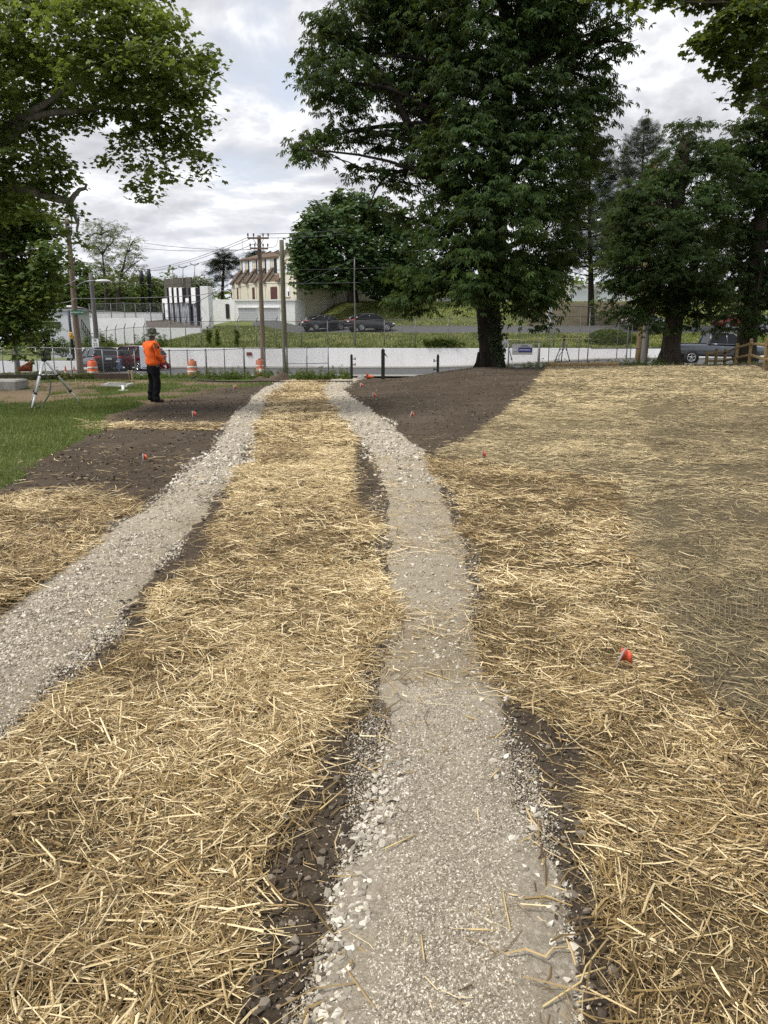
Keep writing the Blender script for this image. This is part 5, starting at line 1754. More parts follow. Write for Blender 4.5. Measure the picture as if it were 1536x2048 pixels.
def cable(pts, label, sag=.02, rr=.014, m=None, group='overhead cables'):
    b = MB()
    for a, c in zip(pts[:-1], pts[1:]):
        a, c = Vector(a), Vector(c)
        L = (c - a).length
        b.tube([a.lerp(c, i / 14) - Vector((0, 0, 4 * sag * L * (i / 14) * (1 - i / 14))) for i in range(15)], rr, 5)
    tag(b.build('overhead_cable', m or WIRE), label, 'cable', group)


cable([PT(497, 474, 58.9), PT(268, 541, 95)], 'upper cable slanting down left from the top crossarm of the brown street pole', .012, .02)
cable([PT(507, 475, 58.9), PT(266, 545, 97)], 'cable just below the upper one slanting down left from the street pole', .012, .02)
cable([PT(512, 486, 58.9), PT(296, 541, 97)], 'lowest of the three cables slanting down left from the street pole', .012, .02)
cable([PT(502, 498, 58.9), PT(485, 500, 59.5), PT(288, 486, 80)], 'top cable of the pair running level left into the sparse trees', .006, .02)
cable([PT(501, 499, 58.9), PT(290, 497, 82)], 'bottom cable of the pair running level left into the sparse trees', .006, .02)
cable([PT(520, 468, 58.9), PT(690, 459, 70)], 'cable running right from the peak of the street pole into the round tree', .006, .02)
cable([PT(537, 476, 58.9), PT(690, 468, 70)], 'cable running right from the end of the top crossarm into the round tree', .006, .02)
cable([PT(537, 495, 58.9), PT(552, 492, 59.5), PT(557, 476, 60)], 'short looped jumper wire right of the lower crossarm', .05, .016)
cable([PT(486, 500, 59.5), PT(484, 480, 59.5)], 'short vertical jumper wire left of the street pole', .0, .014)
cable([PT(520, 540, 58.7), PT(782, 535, 64)], 'cable crossing the front of the round tree at window height', .004, .016)
cable([PT(520, 567, 58.7), PT(720, 565, 62)], 'lower cable crossing beneath the round tree crown', .003, .02)
cable([PT(709, 517, 61.4), PT(600, 569, 58)], 'guy wire slanting from the slim grey pole down across the round tree', .004, .014)
cable([PT(153, 559, 47.7), PT(100, 577, 40), PT(-80, 640, 30)], 'thick cable running down left from the pole into the left trees', .01, .022, LIGHT_WIRE)
cable([PT(149, 597, 47.7), PT(140, 603, 47.5), PT(85, 611, 44), PT(-60, 628, 36)], 'lower thick cable running left from the pole through the trees', .004, .024, LIGHT_WIRE)
cable([PT(150, 597, 47.7), PT(252, 596, 52), PT(395, 591, 57), PT(521, 566, 58.7)], 'pale cable joining the two utility poles across the white pavilion', .004, .022, LIGHT_WIRE)
cable([PT(152, 559, 47.7), PT(330, 571, 54), PT(520, 541, 58.7)], 'second cable joining the two utility poles above the pavilion panels', .006, .018)
cable([PT(380, 612, 58), PT(470, 560, 58.3), PT(520, 538, 58.8)], 'dark cable rising right from the pavilion to the street pole', .01, .022)
cable([PT(1293, 345, 46), PT(1215, 362, 52)], 'faint wire running left from the pole behind the right maple', .02, .014)


# ------------------------------------------------------------------ chain link fences
def mesh_material():
    k = NT('chain_link_wire')
    s = k.n('SeparateXYZ', {0: k.coord()})
    a = k.math('FRACT', k.math('DIVIDE', k.math('ADD', s.outputs[0], s.outputs[2]), 0.085))
    c = k.math('FRACT', k.math('DIVIDE', k.math('SUBTRACT', s.outputs[0], s.outputs[2]), 0.085))
    on = k.math('MAXIMUM', k.math('LESS_THAN', a, 0.075), k.math('LESS_THAN', c, 0.075))
    tr = k.n('BsdfTransparent')
    st = k.bsdf((.22, .225, .23), .6, .5, .3)
    ms = k.n('MixShader', {0: on})
    k.link(tr.outputs[0], ms.inputs[1])
    k.link(st.outputs[0], ms.inputs[2])
    return k.done(ms)


LINK = mesh_material()


def fence(name, label, posts, h, r=.03, m=None, rails=(1.0,), mesh=True, arm=0.0, thick=(), cat='fence', group=None, rail_r=.022, hs=None):
    """posts: ground points. Builds each post, each rail and the wire mesh as parts"""
    m = m or GALV
    o = Vector(posts[0])
    root = empty(name, o, 0, label, cat, group)
    for i, p in enumerate(posts):
        q = Vector(p) - o
        hh = h if hs is None else hs[i]
        b = MB()
        rr = r * (1.7 if i in thick else 1)
        b.tube([q - Vector((0, 0, .3)), q + Vector((0, 0, hh))], rr, 8)
        if arm:
            b.tube([q + Vector((0, 0, hh)), q + Vector((arm * .6, -arm * .5, hh + arm))], rr * .7, 6)
        else:
            b.lathe([(rr * 1.25, 0), (rr * 1.2, .03), (rr * .5, .07)], q + Vector((0, 0, hh)), 8)
        b.build('post', m, root)
    for fr in rails:
        b = MB()
        b.tube([Vector(p) - o + Vector((0, 0, (h if hs is None else hs[i]) * fr)) for i, p in enumerate(posts)], rail_r, 6)
        b.build('rail', m, root)
    if mesh:
        b = MB()
        P = []
        for i, p in enumerate(posts):
            hh = h if hs is None else hs[i]
            P += [Vector(p) - o + Vector((0, -.035, .04)), Vector(p) - o + Vector((0, -.035, hh - .02))]
        b.add(P, [(2 * i, 2 * i + 2, 2 * i + 3, 2 * i + 1) for i in range(len(posts) - 1)])
        b.build('wire_mesh', LINK, root)
    return root


FYD = 47.0


def fpost(px, top, Y):
    """post foot on the ground at Y and its height so that its top stands at row top"""
    t = PT(px, top, Y)
    z = float(H(t.x, Y))
    return Vector((t.x, Y, z)), t.z - z


lf = [fpost(a, c, 46.8) for a, c in ((-60, 693), (2, 694), (71, 695), (105, 695.5), (140, 696.5), (204, 700), (235, 701), (268, 701))]
fence('chain_link_fence', 'chain link fence behind the low wall and tripod at the far left', [p for p, _ in lf], 1.6, .035, GALV, (1.0,), hs=[q for _, q in lf])
lf = [fpost(a, c, 46.6) for a, c in ((297, 702), (338, 701), (374, 701), (411, 700), (448, 699), (487, 697), (528, 697), (566, 696.5))]
fence('chain_link_fence', 'chain link fence from the worker to the bare greenish pole', [p for p, _ in lf], 1.6, .032, DULL_STEEL, (1.0,), hs=[q for _, q in lf], thick=(1, 3, 5))
p0 = fpost(338, 724, 46.5)[0]
p1 = fpost(411, 724, 46.5)[0]
# the open gate leaf
lf = [fpost(a, c, 46.2) for a, c in ((572, 696), (613, 696), (656, 694))]
fence('chain_link_gate', 'grey chain link gate leaf beside the tall weeds', [p for p, _ in lf], 1.6, .035, GALV, (1.0, .48, .03), hs=[q for _, q in lf], cat='gate')
# fence on top of the bank
lf = [fpost(a, c, 62.0) for a, c in ((178, 668), (212, 661), (230, 659), (248, 656.5), (267, 655), (287, 654), (340, 648), (370, 645), (401, 643), (419, 643), (474, 642.5), (512, 642.5), (551, 642.5), (602, 642.5), (655, 642), (709, 641), (769, 640), (831, 638), (897, 636), (965, 635), (1040, 634), (1110, 632))]
fence('barbed_fence', 'long chain link fence with angled barbed arms on the grass bank', [p for p, _ in lf], 1.9, .04, DULL_STEEL, (1.0,), hs=[q for _, q in lf], arm=.35)
lf = [fpost(a, c, 74.6) for a, c in ((178, 608), (221, 607), (248, 606), (270, 607), (300, 607), (324, 606))]
fence('rail_fence', 'tall thin fence on the narrow white wall at left', [Vector((p.x, p.y, 3.0)) for p, _ in lf], 1.6, .04, DULL_STEEL, (1.0, .4), hs=[PT(a, c, 74.6).z - 3.0 for a, c in ((178, 608), (221, 607), (248, 606), (270, 607), (300, 607), (324, 606))])
# right hand site fencing
lf = [fpost(a, c, 37) for a, c in ((1006, 684), (1018, 684), (1079, 684))]
fence('site_fence', 'short chain link panel with a blue banner right of the chestnut trunk', [p for p, _ in lf], 1.3, .035, DULL_STEEL, (1.0, .28), hs=[q for _, q in lf], thick=(2,))
lf = [fpost(a, c, 41) for a, c in ((1102, 612), (1163, 613), (1240, 614), (1268, 614))]
fence('site_fence', 'tall thin backstop fence in front of the right bank', [p for p, _ in lf], 3, .022, DULL_STEEL, (1.0, .86), hs=[q for _, q in lf])
lf = [fpost(a, c, 45) for a, c in ((1181, 619), (1260, 616), (1330, 640))]
lf = [(lf[0][0], lf[0][1]), (lf[1][0], lf[1][1]), (lf[2][0], lf[2][1])]
fence('site_fence', 'chain link fence left of the forked maple by the concrete pipe', [p for p, _ in lf], 2, .032, DULL_STEEL, (), hs=[q for _, q in lf], mesh=False)
b = MB()
b.tube([PT(1182, 653, 45), PT(1335, 652, 45)], .025, 6)
b.tube([PT(1182, 697, 45), PT(1335, 696, 45)], .035, 6)
o = bpy.data.objects['site_fence.002']
b.v = [tuple(Vector(v) - o.location) for v in b.v]
b.build('rail', DULL_STEEL, o)
b = MB()
b.tube([PT(1011, 679.5, 37.5), PT(1040, 679, 38), PT(1182, 677, 44.8)], .02, 6)
tag(b.build('tape', pmat('yellow_tape', (.50, .47, .22), .6)), 'pale yellow tape strung along the top of the site fencing', 'tape')
b = MB()
q = [PT(1101, 612, 40.9), PT(1098, 628, 40.85), PT(1103, 640, 40.9), PT(1097, 655, 40.85), PT(1104, 668, 40.9)]
V = []
for i, p in enumerate(q):
    for s, dz in ((-.10, 0), (0, -.06), (.10, 0)):
        V.append(p + Vector((s * (1 + .4 * math.sin(i * 2)), dz, 0)))
Fv = [(i * 3 + j, (i + 1) * 3 + j, (i + 1) * 3 + j + 1, i * 3 + j + 1) for i in range(4) for j in (0, 1)]
b.add(V, Fv, smooth=True)
o = b.build('plastic_sheet', pmat('crumpled_white_plastic', (.55, .57, .62), .4, .1))
md = o.modifiers.new('thick', 'SOLIDIFY'); md.thickness = .01
tag(o, 'crumpled strip of white plastic hanging on a tall fence post', 'sheet')
p = PT(1044.5, 699, 36.9)
r = empty('banner', p, 0, 'grey site banner with a blue panel hung on the chain link', 'banner')
MB().box((0, 0, 0), (.98, .02, .50)).build('sheet', pmat('grey_banner', (.40, .40, .41), .6, .05), r)
MB().box((.14, -.014, -.02), (.66, .006, .21)).build('blue_panel', pmat('banner_blue', (.035, .04, .20), .5, .08), r)
b = MB()
b.box((.12, -.02, -.02), (.54, .004, .035))
b.box((-.34, -.014, -.06), (.22, .006, .03))
b.box((-.34, -.014, -.005), (.22, .006, .05))
b.build('stripes', pmat('banner_pale', (.55, .56, .66), .5), r)
b = MB()
for k in range(3):
    b.box((.1, -.014, .13 + k * .04), (.5 - k * .1, .006, .012))
b.build('stripes', pmat('banner_dark', (.25, .25, .26), .5), r)
# orange barrier mesh
b = MB()
V = []
for i, px in enumerate((36, 44, 52, 58, 65)):
    for j, py in enumerate((743, 738 - i, 737 - 2.6 * i, 735 - 4.2 * i)):
        V.append(PT(px, py, 46 + .1 * math.sin(i * 2 + j)))
b.add(V, [(i * 4 + j, (i + 1) * 4 + j, (i + 1) * 4 + j + 1, i * 4 + j + 1) for i in range(4) for j in range(3)], smooth=True)
o = b.build('safety_netting', pmat('orange_netting', (.20, .045, .018), .7, .2))
md = o.modifiers.new('thick', 'SOLIDIFY'); md.thickness = .02
tag(o, 'sagging orange safety netting by the far left fence', 'netting')

# ------------------------------------------------------------------ vehicles
def carpaint(name, c):
    return pmat(name, c, .28, .06, 2.0, metal=.35, spec=.5, coat=.8)


TYRE = pmat('tyre_rubber', (0.018, 0.018, 0.019), .85, .2)
RIM = pmat('alloy_rim', (0.50, 0.51, 0.53), .3, .08, metal=.85)
CARGLASS = pmat('tinted_car_glass', (0.010, 0.011, 0.013), .10, .1, spec=.32)
TAIL = pmat('tail_light_red', (0.38, 0.02, 0.02), .25, .1, spec=.6)
LAMPGL = pmat('head_light_clear', (0.75, 0.77, 0.80), .15, .05, spec=.7)
TRIM = pmat('black_trim', (0.02, 0.02, 0.021), .6, .1)
CHROME = pmat('chrome', (0.65, 0.66, 0.68), .15, .03, metal=1.0)
PLATE = pmat('number_plate', (0.70, 0.70, 0.68), .5, .05)


def car(name, label, cat, paint, loc, heading, L, W, prof, cab, wr, wx, kind='car', group=None, tail=True):
    """prof: (x, z bottom, z top, width factor) along the length, front at +x; cab: rear base, rear roof, front roof, front base, belt, roof, rear belt"""
    root = empty(name, loc, heading, label, cat, group)
    b = MB()
    hw = W / 2
    P = []
    for x, z0, z1, k in prof:
        w = hw * k
        half = [(-.80 * w, z0), (-.98 * w, z0 + .10), (-w, z0 + .45 * (z1 - z0)), (-.985 * w, z1 - .16), (-.93 * w, z1 - .03), (-.55 * w, z1 + .012)]
        P += [(x, y, z) for y, z in half] + [(x, -y, z) for y, z in reversed(half)]
    n = 12
    F = []
    for i in range(len(prof) - 1):
        for j in range(n):
            F.append((i * n + j, (i + 1) * n + j, (i + 1) * n + (j + 1) % n, i * n + (j + 1) % n))
    F += [tuple(range(n)), tuple(range((len(prof) - 1) * n + n - 1, (len(prof) - 1) * n - 1, -1))]
    b.add(P, F, smooth=True)
    b.build('body', paint, root, sub=2)
    ra, rb, fc, fd, belt, roof, rbelt = cab
    wb, wt = hw * .93, hw * .74
    # glass house
    b = MB()
    P = [(ra, -wb, rbelt), (fd, -wb, belt), (fd, wb, belt), (ra, wb, rbelt), (rb, -wt, roof - .03), (fc, -wt, roof - .03), (fc, wt, roof - .03), (rb, wt, roof - .03)]
    b.add(P, [(3, 2, 1, 0), (4, 5, 6, 7), (0, 1, 5, 4), (1, 2, 6, 5), (2, 3, 7, 6), (3, 0, 4, 7)])
    b.build('windows', CARGLASS, root)
    b = MB()
    m = []
    for t in (0, .18, .5, .82, 1):
        x = rb + (fc - rb) * t
        z = roof - .02 + .05 * math.sin(math.pi * (.15 + .7 * t))
        m += [(x, -wt - .03, z - .06), (x, -wt * .8, z), (x, 0, z + .025), (x, wt * .8, z), (x, wt + .03, z - .06)]
    b.add(m, [(i * 5 + j, (i + 1) * 5 + j, (i + 1) * 5 + j + 1, i * 5 + j + 1) for i in range(4) for j in range(4)], smooth=True)
    o = b.build('roof', paint, root)
    md = o.modifiers.new('thick', 'SOLIDIFY'); md.thickness = .05
    for s in (-1, 1):
        b = MB()
        b.tube([(ra, s * wb, rbelt - .02), (rb, s * (wt + .01), roof - .03)], [.09, .055], 6)
        b.tube([(fd, s * wb, belt - .02), (fc, s * (wt + .01), roof - .03)], [.06, .05], 6)
        xm = (ra + fd) * .5
        b.tube([(xm, s * (wb + .005), belt - .02), (xm - .05, s * (wt + .01), roof - .04)], [.045, .04], 6)
        if kind == 'van':
            xq = ra + (fd - ra) * .3
            b.tube([(xq, s * (wb + .005), belt - .02), (xq, s * (wt + .01), roof - .04)], [.06, .05], 6)
        b.tube([(ra + .03, s * (wb + .012), rbelt + .0), (fd - .02, s * (wb + .012), belt + .0)], .035, 6)
        b.build('pillars', paint, root)
        b = MB()
        b.box((fd - .18, s * (hw + .10), belt + .08), (.10, .20, .15), bev=.04)
        b.build('mirror', paint, root)
        for x in (ra + (fd - ra) * .35, ra + (fd - ra) * .78):
            b = MB()
            b.box((x, s * (hw * .995), belt - .14), (.17, .03, .03), bev=.01)
            b.build('door_handle', CHROME if kind != 'car' else paint, root)
    for x in wx:
        for s in (-1, 1):
            b = MB()
            b.lathe([(wr * 1.15, -.02), (wr * 1.17, .02), (wr * 1.12, .035)], (x, s * (hw - .03), wr), 24, Matrix.Rotation(rad(-90 * s), 3, 'X'))
            b.build('wheel_arch', TRIM, root)
            e = empty('wheel', (x, s * (hw - .07), wr), 0)
            e.parent = root
            M = Matrix.Rotation(rad(-90 * s), 3, 'X')
            b = MB()
            b.lathe([(wr * .62, -.12), (wr * .94, -.12), (wr, -.08), (wr, .06), (wr * .95, .10), (wr * .70, .115), (wr * .62, .09)], (0, 0, 0), 24, M)
            b.build('tyre', TYRE, e)
            b = MB()
            b.lathe([(wr * .66, .085), (wr * .66, .122), (wr * .58, .124), (wr * .56, .09)], (0, 0, 0), 20, M)
            for k in range(5):
                a = k * 2 * math.pi / 5 + .3
                c = M @ Vector((math.cos(a) * wr * .32, math.sin(a) * wr * .32, .112))
                b.box(c, (wr * .62, wr * .15, .02), M=M @ Matrix.Rotation(a, 3, 'Z'))
            b.lathe([(wr * .16, .10), (wr * .16, .13), (wr * .05, .135)], (0, 0, 0), 12, M)
            b.build('rim', RIM, e)
    xr, xf = prof[0][0], prof[-1][0]
    zr = prof[1][2]
    for s in (-1, 1):
        b = MB()
        if kind == 'pickup':
            b.box((xr + .06, s * hw * .88, zr - .28), (.14, .16, .42), bev=.03)
        else:
            b.box((xr + .13, s * hw * .76, zr - .16), (.26, .42, .17), bev=.05)
        b.build('tail_light', TAIL, root)
        b = MB()
        b.box((xf - .16, s * hw * .72, prof[-2][2] - .14), (.30, .40, .15), bev=.05)
        b.build('head_light', LAMPGL, root)
    b = MB()
    b.box((xr + .0, 0, prof[0][1] + .17), (.16, W * .86, .16), bev=.05)
    b.build('rear_bumper', CHROME if kind == 'pickup' else TRIM, root)
    b = MB()
    b.box((xf - .02, 0, prof[-1][1] + .16), (.14, W * .84, .16), bev=.05)
    b.build('front_bumper', TRIM, root)
    b = MB()
    b.box((xr - .03, 0, zr - .24), (.02, .42, .14))
    b.build('number_plate', PLATE, root)
    return root


def sedan(label, paint, loc, hd, group=None, name='sedan'):
    return car(name, label, 'car', paint, loc, hd, 4.7, 1.82,
               [(-2.34, .42, .88, .84), (-2.26, .30, 1.02, .93), (-1.7, .24, 1.06, 1), (-.8, .22, 1.0, 1), (.4, .22, .98, 1), (1.1, .22, .96, 1), (1.8, .24, .88, .99), (2.2, .28, .76, .92), (2.33, .36, .62, .82)],
               (-1.75, -.75, .35, 1.25, .95, 1.44, 1.03), .33, (-1.38, 1.42), 'car', group)


def crossover(label, paint, loc, hd, name='crossover'):
    return car(name, label, 'car', paint, loc, hd, 4.75, 1.9,
               [(-2.36, .50, .98, .86), (-2.28, .36, 1.20, .93), (-1.8, .30, 1.18, 1), (-.8, .28, 1.10, 1), (.4, .28, 1.06, 1), (1.1, .28, 1.04, 1), (1.8, .30, .98, .99), (2.22, .34, .86, .92), (2.36, .44, .70, .82)],
               (-2.05, -.95, .35, 1.25, 1.04, 1.66, 1.17), .38, (-1.42, 1.42), 'car')


def suv(label, paint, loc, hd, name='suv'):
    return car(name, label, 'car', paint, loc, hd, 4.7, 1.92,
               [(-2.34, .50, 1.02, .88), (-2.28, .36, 1.22, .95), (-1.8, .30, 1.20, 1), (-.8, .28, 1.14, 1), (.4, .28, 1.10, 1), (1.0, .28, 1.08, 1), (1.8, .30, 1.02, .99), (2.2, .34, .92, .93), (2.34, .44, .76, .84)],
               (-2.2, -1.75, .25, 1.12, 1.08, 1.72, 1.18), .37, (-1.40, 1.42), 'car')


pz = lambda x, y: float(max(H0(x, y), 1.85)) + .09
p = PT(650, 660, 78.2)
sedan('dark blue sedan parked on the upper drive behind the crossover', carpaint('dark_blue_paint', (.010, .011, .020)), (p.x, 76.2, float(H0(p.x, 76.2)) + .06), rad(36))
p = PT(740, 660, 76.6)
crossover('dark grey crossover parked on the upper drive in front of the grass hill', carpaint('dark_grey_paint', (.028, .027, .032)), (p.x, 75.6, float(H0(p.x, 75.6)) + .06), rad(30))
p = PT(1290, 655, 77)
sedan('white car seen between the two poles and the forked maple', carpaint('white_car_paint', (.70, .70, .72)), (p.x, 77, float(H0(p.x, 77)) + .06), rad(8))
p = PT(1472, 652, 77)
sedan('red car on the upper drive under the right maples', carpaint('red_car_paint', (.22, .015, .015)), (p.x, 77, float(H0(p.x, 77)) + .06), rad(5))
p = PT(1552, 652, 76)
sedan('grey car cut by the right edge of the picture', carpaint('silver_car_paint', (.30, .31, .34)), (p.x, 76, float(H0(p.x, 76)) + .06), rad(5))
p = PT(197, 735, 58)
suv('dark blue suv seen from behind at the far left', carpaint('navy_paint', (.014, .017, .030)), (PT(197, 735, 55.3).x, 55.3, float(road_z(-21)) + .03), rad(128))
p = PT(263, 735, 56)
car('minivan', 'maroon minivan parked by the white wall left of the worker', 'van', carpaint('maroon_paint', (.085, .012, .018)), (PT(266, 735, 56).x, 56.2, float(road_z(-19)) + .03), rad(152), 4.9, 1.95,
    [(-2.44, .45, 1.02, .90), (-2.38, .34, 1.16, .96), (-1.8, .28, 1.16, 1), (-.6, .26, 1.12, 1), (.5, .26, 1.08, 1), (1.2, .26, 1.06, 1), (1.8, .28, .98, .98), (2.28, .34, .84, .92), (2.44, .44, .68, .82)],
    (-2.36, -1.9, .35, 1.55, 1.06, 1.76, 1.14), .34, (-1.45, 1.5), 'van')

pk = car('pickup_truck', 'grey pickup truck parked on the street behind the wooden rail fence', 'truck', carpaint('blue_grey_paint', (.085, .098, .118)), (PT(1440, 700, 48.6).x, 49.2, float(road_z(21)) + .04), rad(-3), 5.9, 2.03,
         [(-2.92, .62, 1.24, .93), (-2.88, .55, 1.27, .97), (-2.2, .48, 1.28, 1), (-.7, .45, 1.27, 1), (.2, .42, 1.20, 1), (1.2, .42, 1.18, 1), (2.0, .45, 1.17, .99), (2.75, .5, 1.10, .95), (2.95, .6, .92, .86)],
         (-.78, -.62, .72, 1.45, 1.19, 1.93, 1.24), .41, (-1.85, 1.9), 'pickup')
b = MB()
b.box((-1.85, 0, 1.285), (1.95, 1.55, .02))
b.build('bed_liner', TRIM, pk)

# white noticeboard / utility box by the van and blue drop box
b = MB()
p = PT(297, 738, 54.5)
b.box(p + Vector((0, 0, .8)), (.95, .5, 1.6), bev=.04)
b.box(p + Vector((0, -.27, .8)), (.75, .03, 1.3), bev=.01)
tag(b.build('utility_box', pmat('pale_grey_enamel', (.50, .53, .57), .5, .05)), 'pale grey utility box between the maroon van and the worker', 'cabinet')
p = PT(238.5, 737, 54)
r = empty('drop_box', p, 0, 'small blue drop box in front of the maroon van', 'box')
MB().box((0, 0, .30), (.42, .4, .75), bev=.06).build('body', pmat('postal_blue', (.06, .10, .20), .5, .08), r)
MB().box((0, -.21, .5), (.28, .03, .08)).build('slot', PLATE, r)


# ------------------------------------------------------------------ traffic barrels, cones, bollards, markers
ORANGE = pmat('traffic_orange', (.52, .085, .025), .5, .08)
REFLECT = pmat('reflective_white', (.62, .60, .56), .45, .05)
FADED = pmat('faded_orange', (.36, .12, .065), .6, .1)


def barrel(px, base_py, Y, h, label, m=ORANGE):
    p = on_ground(px, Y)
    p.z = min(p.z, PT(px, base_py, Y).z) if False else p.z
    root = empty('traffic_barrel', p, 0, label, 'barrel', 'traffic barrels along the fence')
    R = .27 * h
    b = MB()
    b.lathe([(R * 1.5, 0), (R * 1.5, .06), (R * 1.15, .08), (R * 1.12, .1), (R * 1.1, .3 * h), (R * 1.04, .31 * h), (R * 1.02, .55 * h), (R * .98, .56 * h), (R * .95, .78 * h), (R * .92, .79 * h), (R * .88, .97 * h), (R * .7, h)], n=20)
    b.build('drum', m, root)
    for z0, z1, k in ((.34, .44, 1.06), (.60, .70, 1.0)):
        MB().lathe([(R * k * 1.0, z0 * h), (R * k * 1.02, z0 * h + .01), (R * k * .995, z1 * h - .01), (R * k * .97, z1 * h)], n=20).build('stripe', REFLECT, root)
    MB().box((0, 0, h + .04), (.22, .05, .1), bev=.02).build('handle', m, root)


barrel(187, 742, 44.2, 1.05, 'bright orange and white traffic barrel at the far left beside the dark suv')
barrel(386, 743, 45.4, 1.05, 'faded orange traffic barrel right of the worker', FADED)
barrel(521, 740, 47.4, 1.05, 'orange traffic barrel at the foot of the brown street pole', FADED)


def cone(px, Y, h, label, m=ORANGE):
    p = on_ground(px, Y)
    root = empty('traffic_cone', p, 0, label, 'cone', 'traffic cones at the fence')
    b = MB()
    b.box((0, 0, .02), (.36 * h + .05, .36 * h + .05, .04), bev=.015)
    b.lathe([(.15 * h, .04), (.13 * h, .1 * h), (.035 * h, .97 * h), (.02 * h, h)], n=16)
    b.build('body', m, root)
    MB().lathe([(.104 * h, .36 * h), (.107 * h, .37 * h), (.083 * h, .58 * h), (.079 * h, .59 * h)], n=16).build('band', REFLECT, root)


RED_ORANGE = pmat('dull_cone_red', (.42, .06, .035), .6, .1)
cone(133, 44, .80, 'red cone, the nearer left one of the pair by the far left pole', RED_ORANGE)
cone(150, 46, .72, 'red cone close to the foot of the far left pole', RED_ORANGE)
cone(522, 44.8, 1.0, 'tall slim orange cone standing below the street pole barrel', ORANGE)
b = MB()
p = on_ground(735, 45.0)
b.lathe([(.15, 0), (.13, .08), (.05, .36), (.03, .40)], p + Vector((0, 0, .12)), 14, Matrix.Rotation(rad(90), 3, 'Y') @ Matrix.Rotation(.4, 3, 'X'))
b.box(p + Vector((-.05, 0, .18)), (.05, .36, .36))
tag(b.build('fallen_cone', pmat('bright_orange_plastic', (.60, .12, .04), .5)), 'orange cone lying on the ground between the two left bollards', 'cone')

BOLL = pmat('black_gate_steel', (.016, .018, .015), .6, .2)


def bollard(px, top, Y, w, label, bits):
    p, h = fpost(px, top, Y)
    root = empty('gate_post', p, 0, label, 'bollard', 'black gate posts at the path end')
    b = MB()
    b.box((0, 0, h / 2 - .1), (w, w, h + .2), bev=.015)
    b.box((0, 0, h + .01), (w * 1.12, w * 1.12, .03), bev=.01)
    b.lathe([(.05, 0), (.04, .05), (.01, .08)], (0, 0, h + .025), 8)
    b.build('post', BOLL, root)
    for kind, z, s in bits:
        b = MB()
        if kind == 'hinge':
            b.tube([(0, 0, z * h), (s * (w / 2 + .16), 0, z * h)], .025, 6)
            b.tube([(s * (w / 2 + .14), 0, z * h - .06), (s * (w / 2 + .14), 0, z * h + .1)], .03, 6)
            b.build('hinge', BOLL, root)
        else:
            b.add([(s * w / 2, -.03, z * h), (s * w / 2, .03, z * h), (s * (w / 2 + .2), .03, z * h - .16), (s * (w / 2 + .2), -.03, z * h - .16), (s * w / 2, -.03, z * h + .12), (s * w / 2, .03, z * h + .12), (s * (w / 2 + .1), .03, z * h - .02), (s * (w / 2 + .1), -.03, z * h - .02)],
                  [(0, 1, 2, 3), (4, 7, 6, 5), (0, 4, 5, 1), (1, 5, 6, 2), (2, 6, 7, 3), (3, 7, 4, 0)])
            b.build('latch', BOLL, root)


bollard(703, 711.5, 44.5, .14, 'slim black gate post with two hinge pins, leftmost of three', (('hinge', .86, 1), ('hinge', .62, 1)))
bollard(766, 700, 44.3, .21, 'tallest black gate post with a latch plate, middle of three', (('latch', .83, 1),))
bollard(876, 712, 40.5, .13, 'short black gate post beside the soil mound, rightmost of three', (('hinge', .8, -1), ('hinge', .45, -1)))

FLAGC = pmat('fluorescent_flag', (.72, .13, .06), .55, .1)
FLAGW = pmat('flag_wire', (.25, .25, .25), .5)


def flag(px, py, s, label, lean=0.0, lying=False):
    p = G(px, py)
    s *= .72
    root = empty('marker_flag', p, random.uniform(-.6, .6), label, 'marker flag', 'orange pin flags along the track')
    b = MB()
    top = Vector((lean * s, 0, s))
    b.tube([(0, 0, -.05), top], .0025 + .0008 * p.y, 5)
    b.build('wire', FLAGW, root)
    b = MB()
    w = s * .62
    V, nn = [], 6
    for i in range(nn):
        t = i / (nn - 1)
        x, y = top.x * .75 + w * t * .75, .035 * s * 3 * math.sin(t * 5)
        droop = -.25 * s * t * t
        V += [(x, y, s * .98 + droop), (x + .02 * s, y + .03 * s, s * .35 + droop * .4)]
    b.add(V, [(2 * i, 2 * i + 1, 2 * i + 3, 2 * i + 2) for i in range(nn - 1)], smooth=True)
    o = b.build('flag', FLAGC, root)
    md = o.modifiers.new('thick', 'SOLIDIFY'); md.thickness = .004


flag(1222, 1332, .15, 'nearest orange pin flag poking out of the straw right of the path', .6)
flag(966, 920, .16, 'orange pin flag where the straw meets the tan blanket', -.2)
flag(287, 923, .15, 'orange pin flag on the bare soil above the straw heap', 0)
flag(386, 838, .20, 'orange pin flag on the soil below the worker', 0)
flag(818, 838, .16, 'orange pin flag drooping on the dark mound beside the right track', .5)
flag(721, 778, .22, 'small orange pin flag at the upper left foot of the dark mound', 0)
flag(746, 799, .22, 'small orange pin flag on the dark mound, second from the gate posts', 0)
flag(467, 781, .22, 'faint orange pin flag on the soil right of the worker', .2)


# ------------------------------------------------------------------ sprinkler tripods and hoses
ALU = pmat('aluminium_tube', (.70, .71, .72), .35, .06, metal=.25)


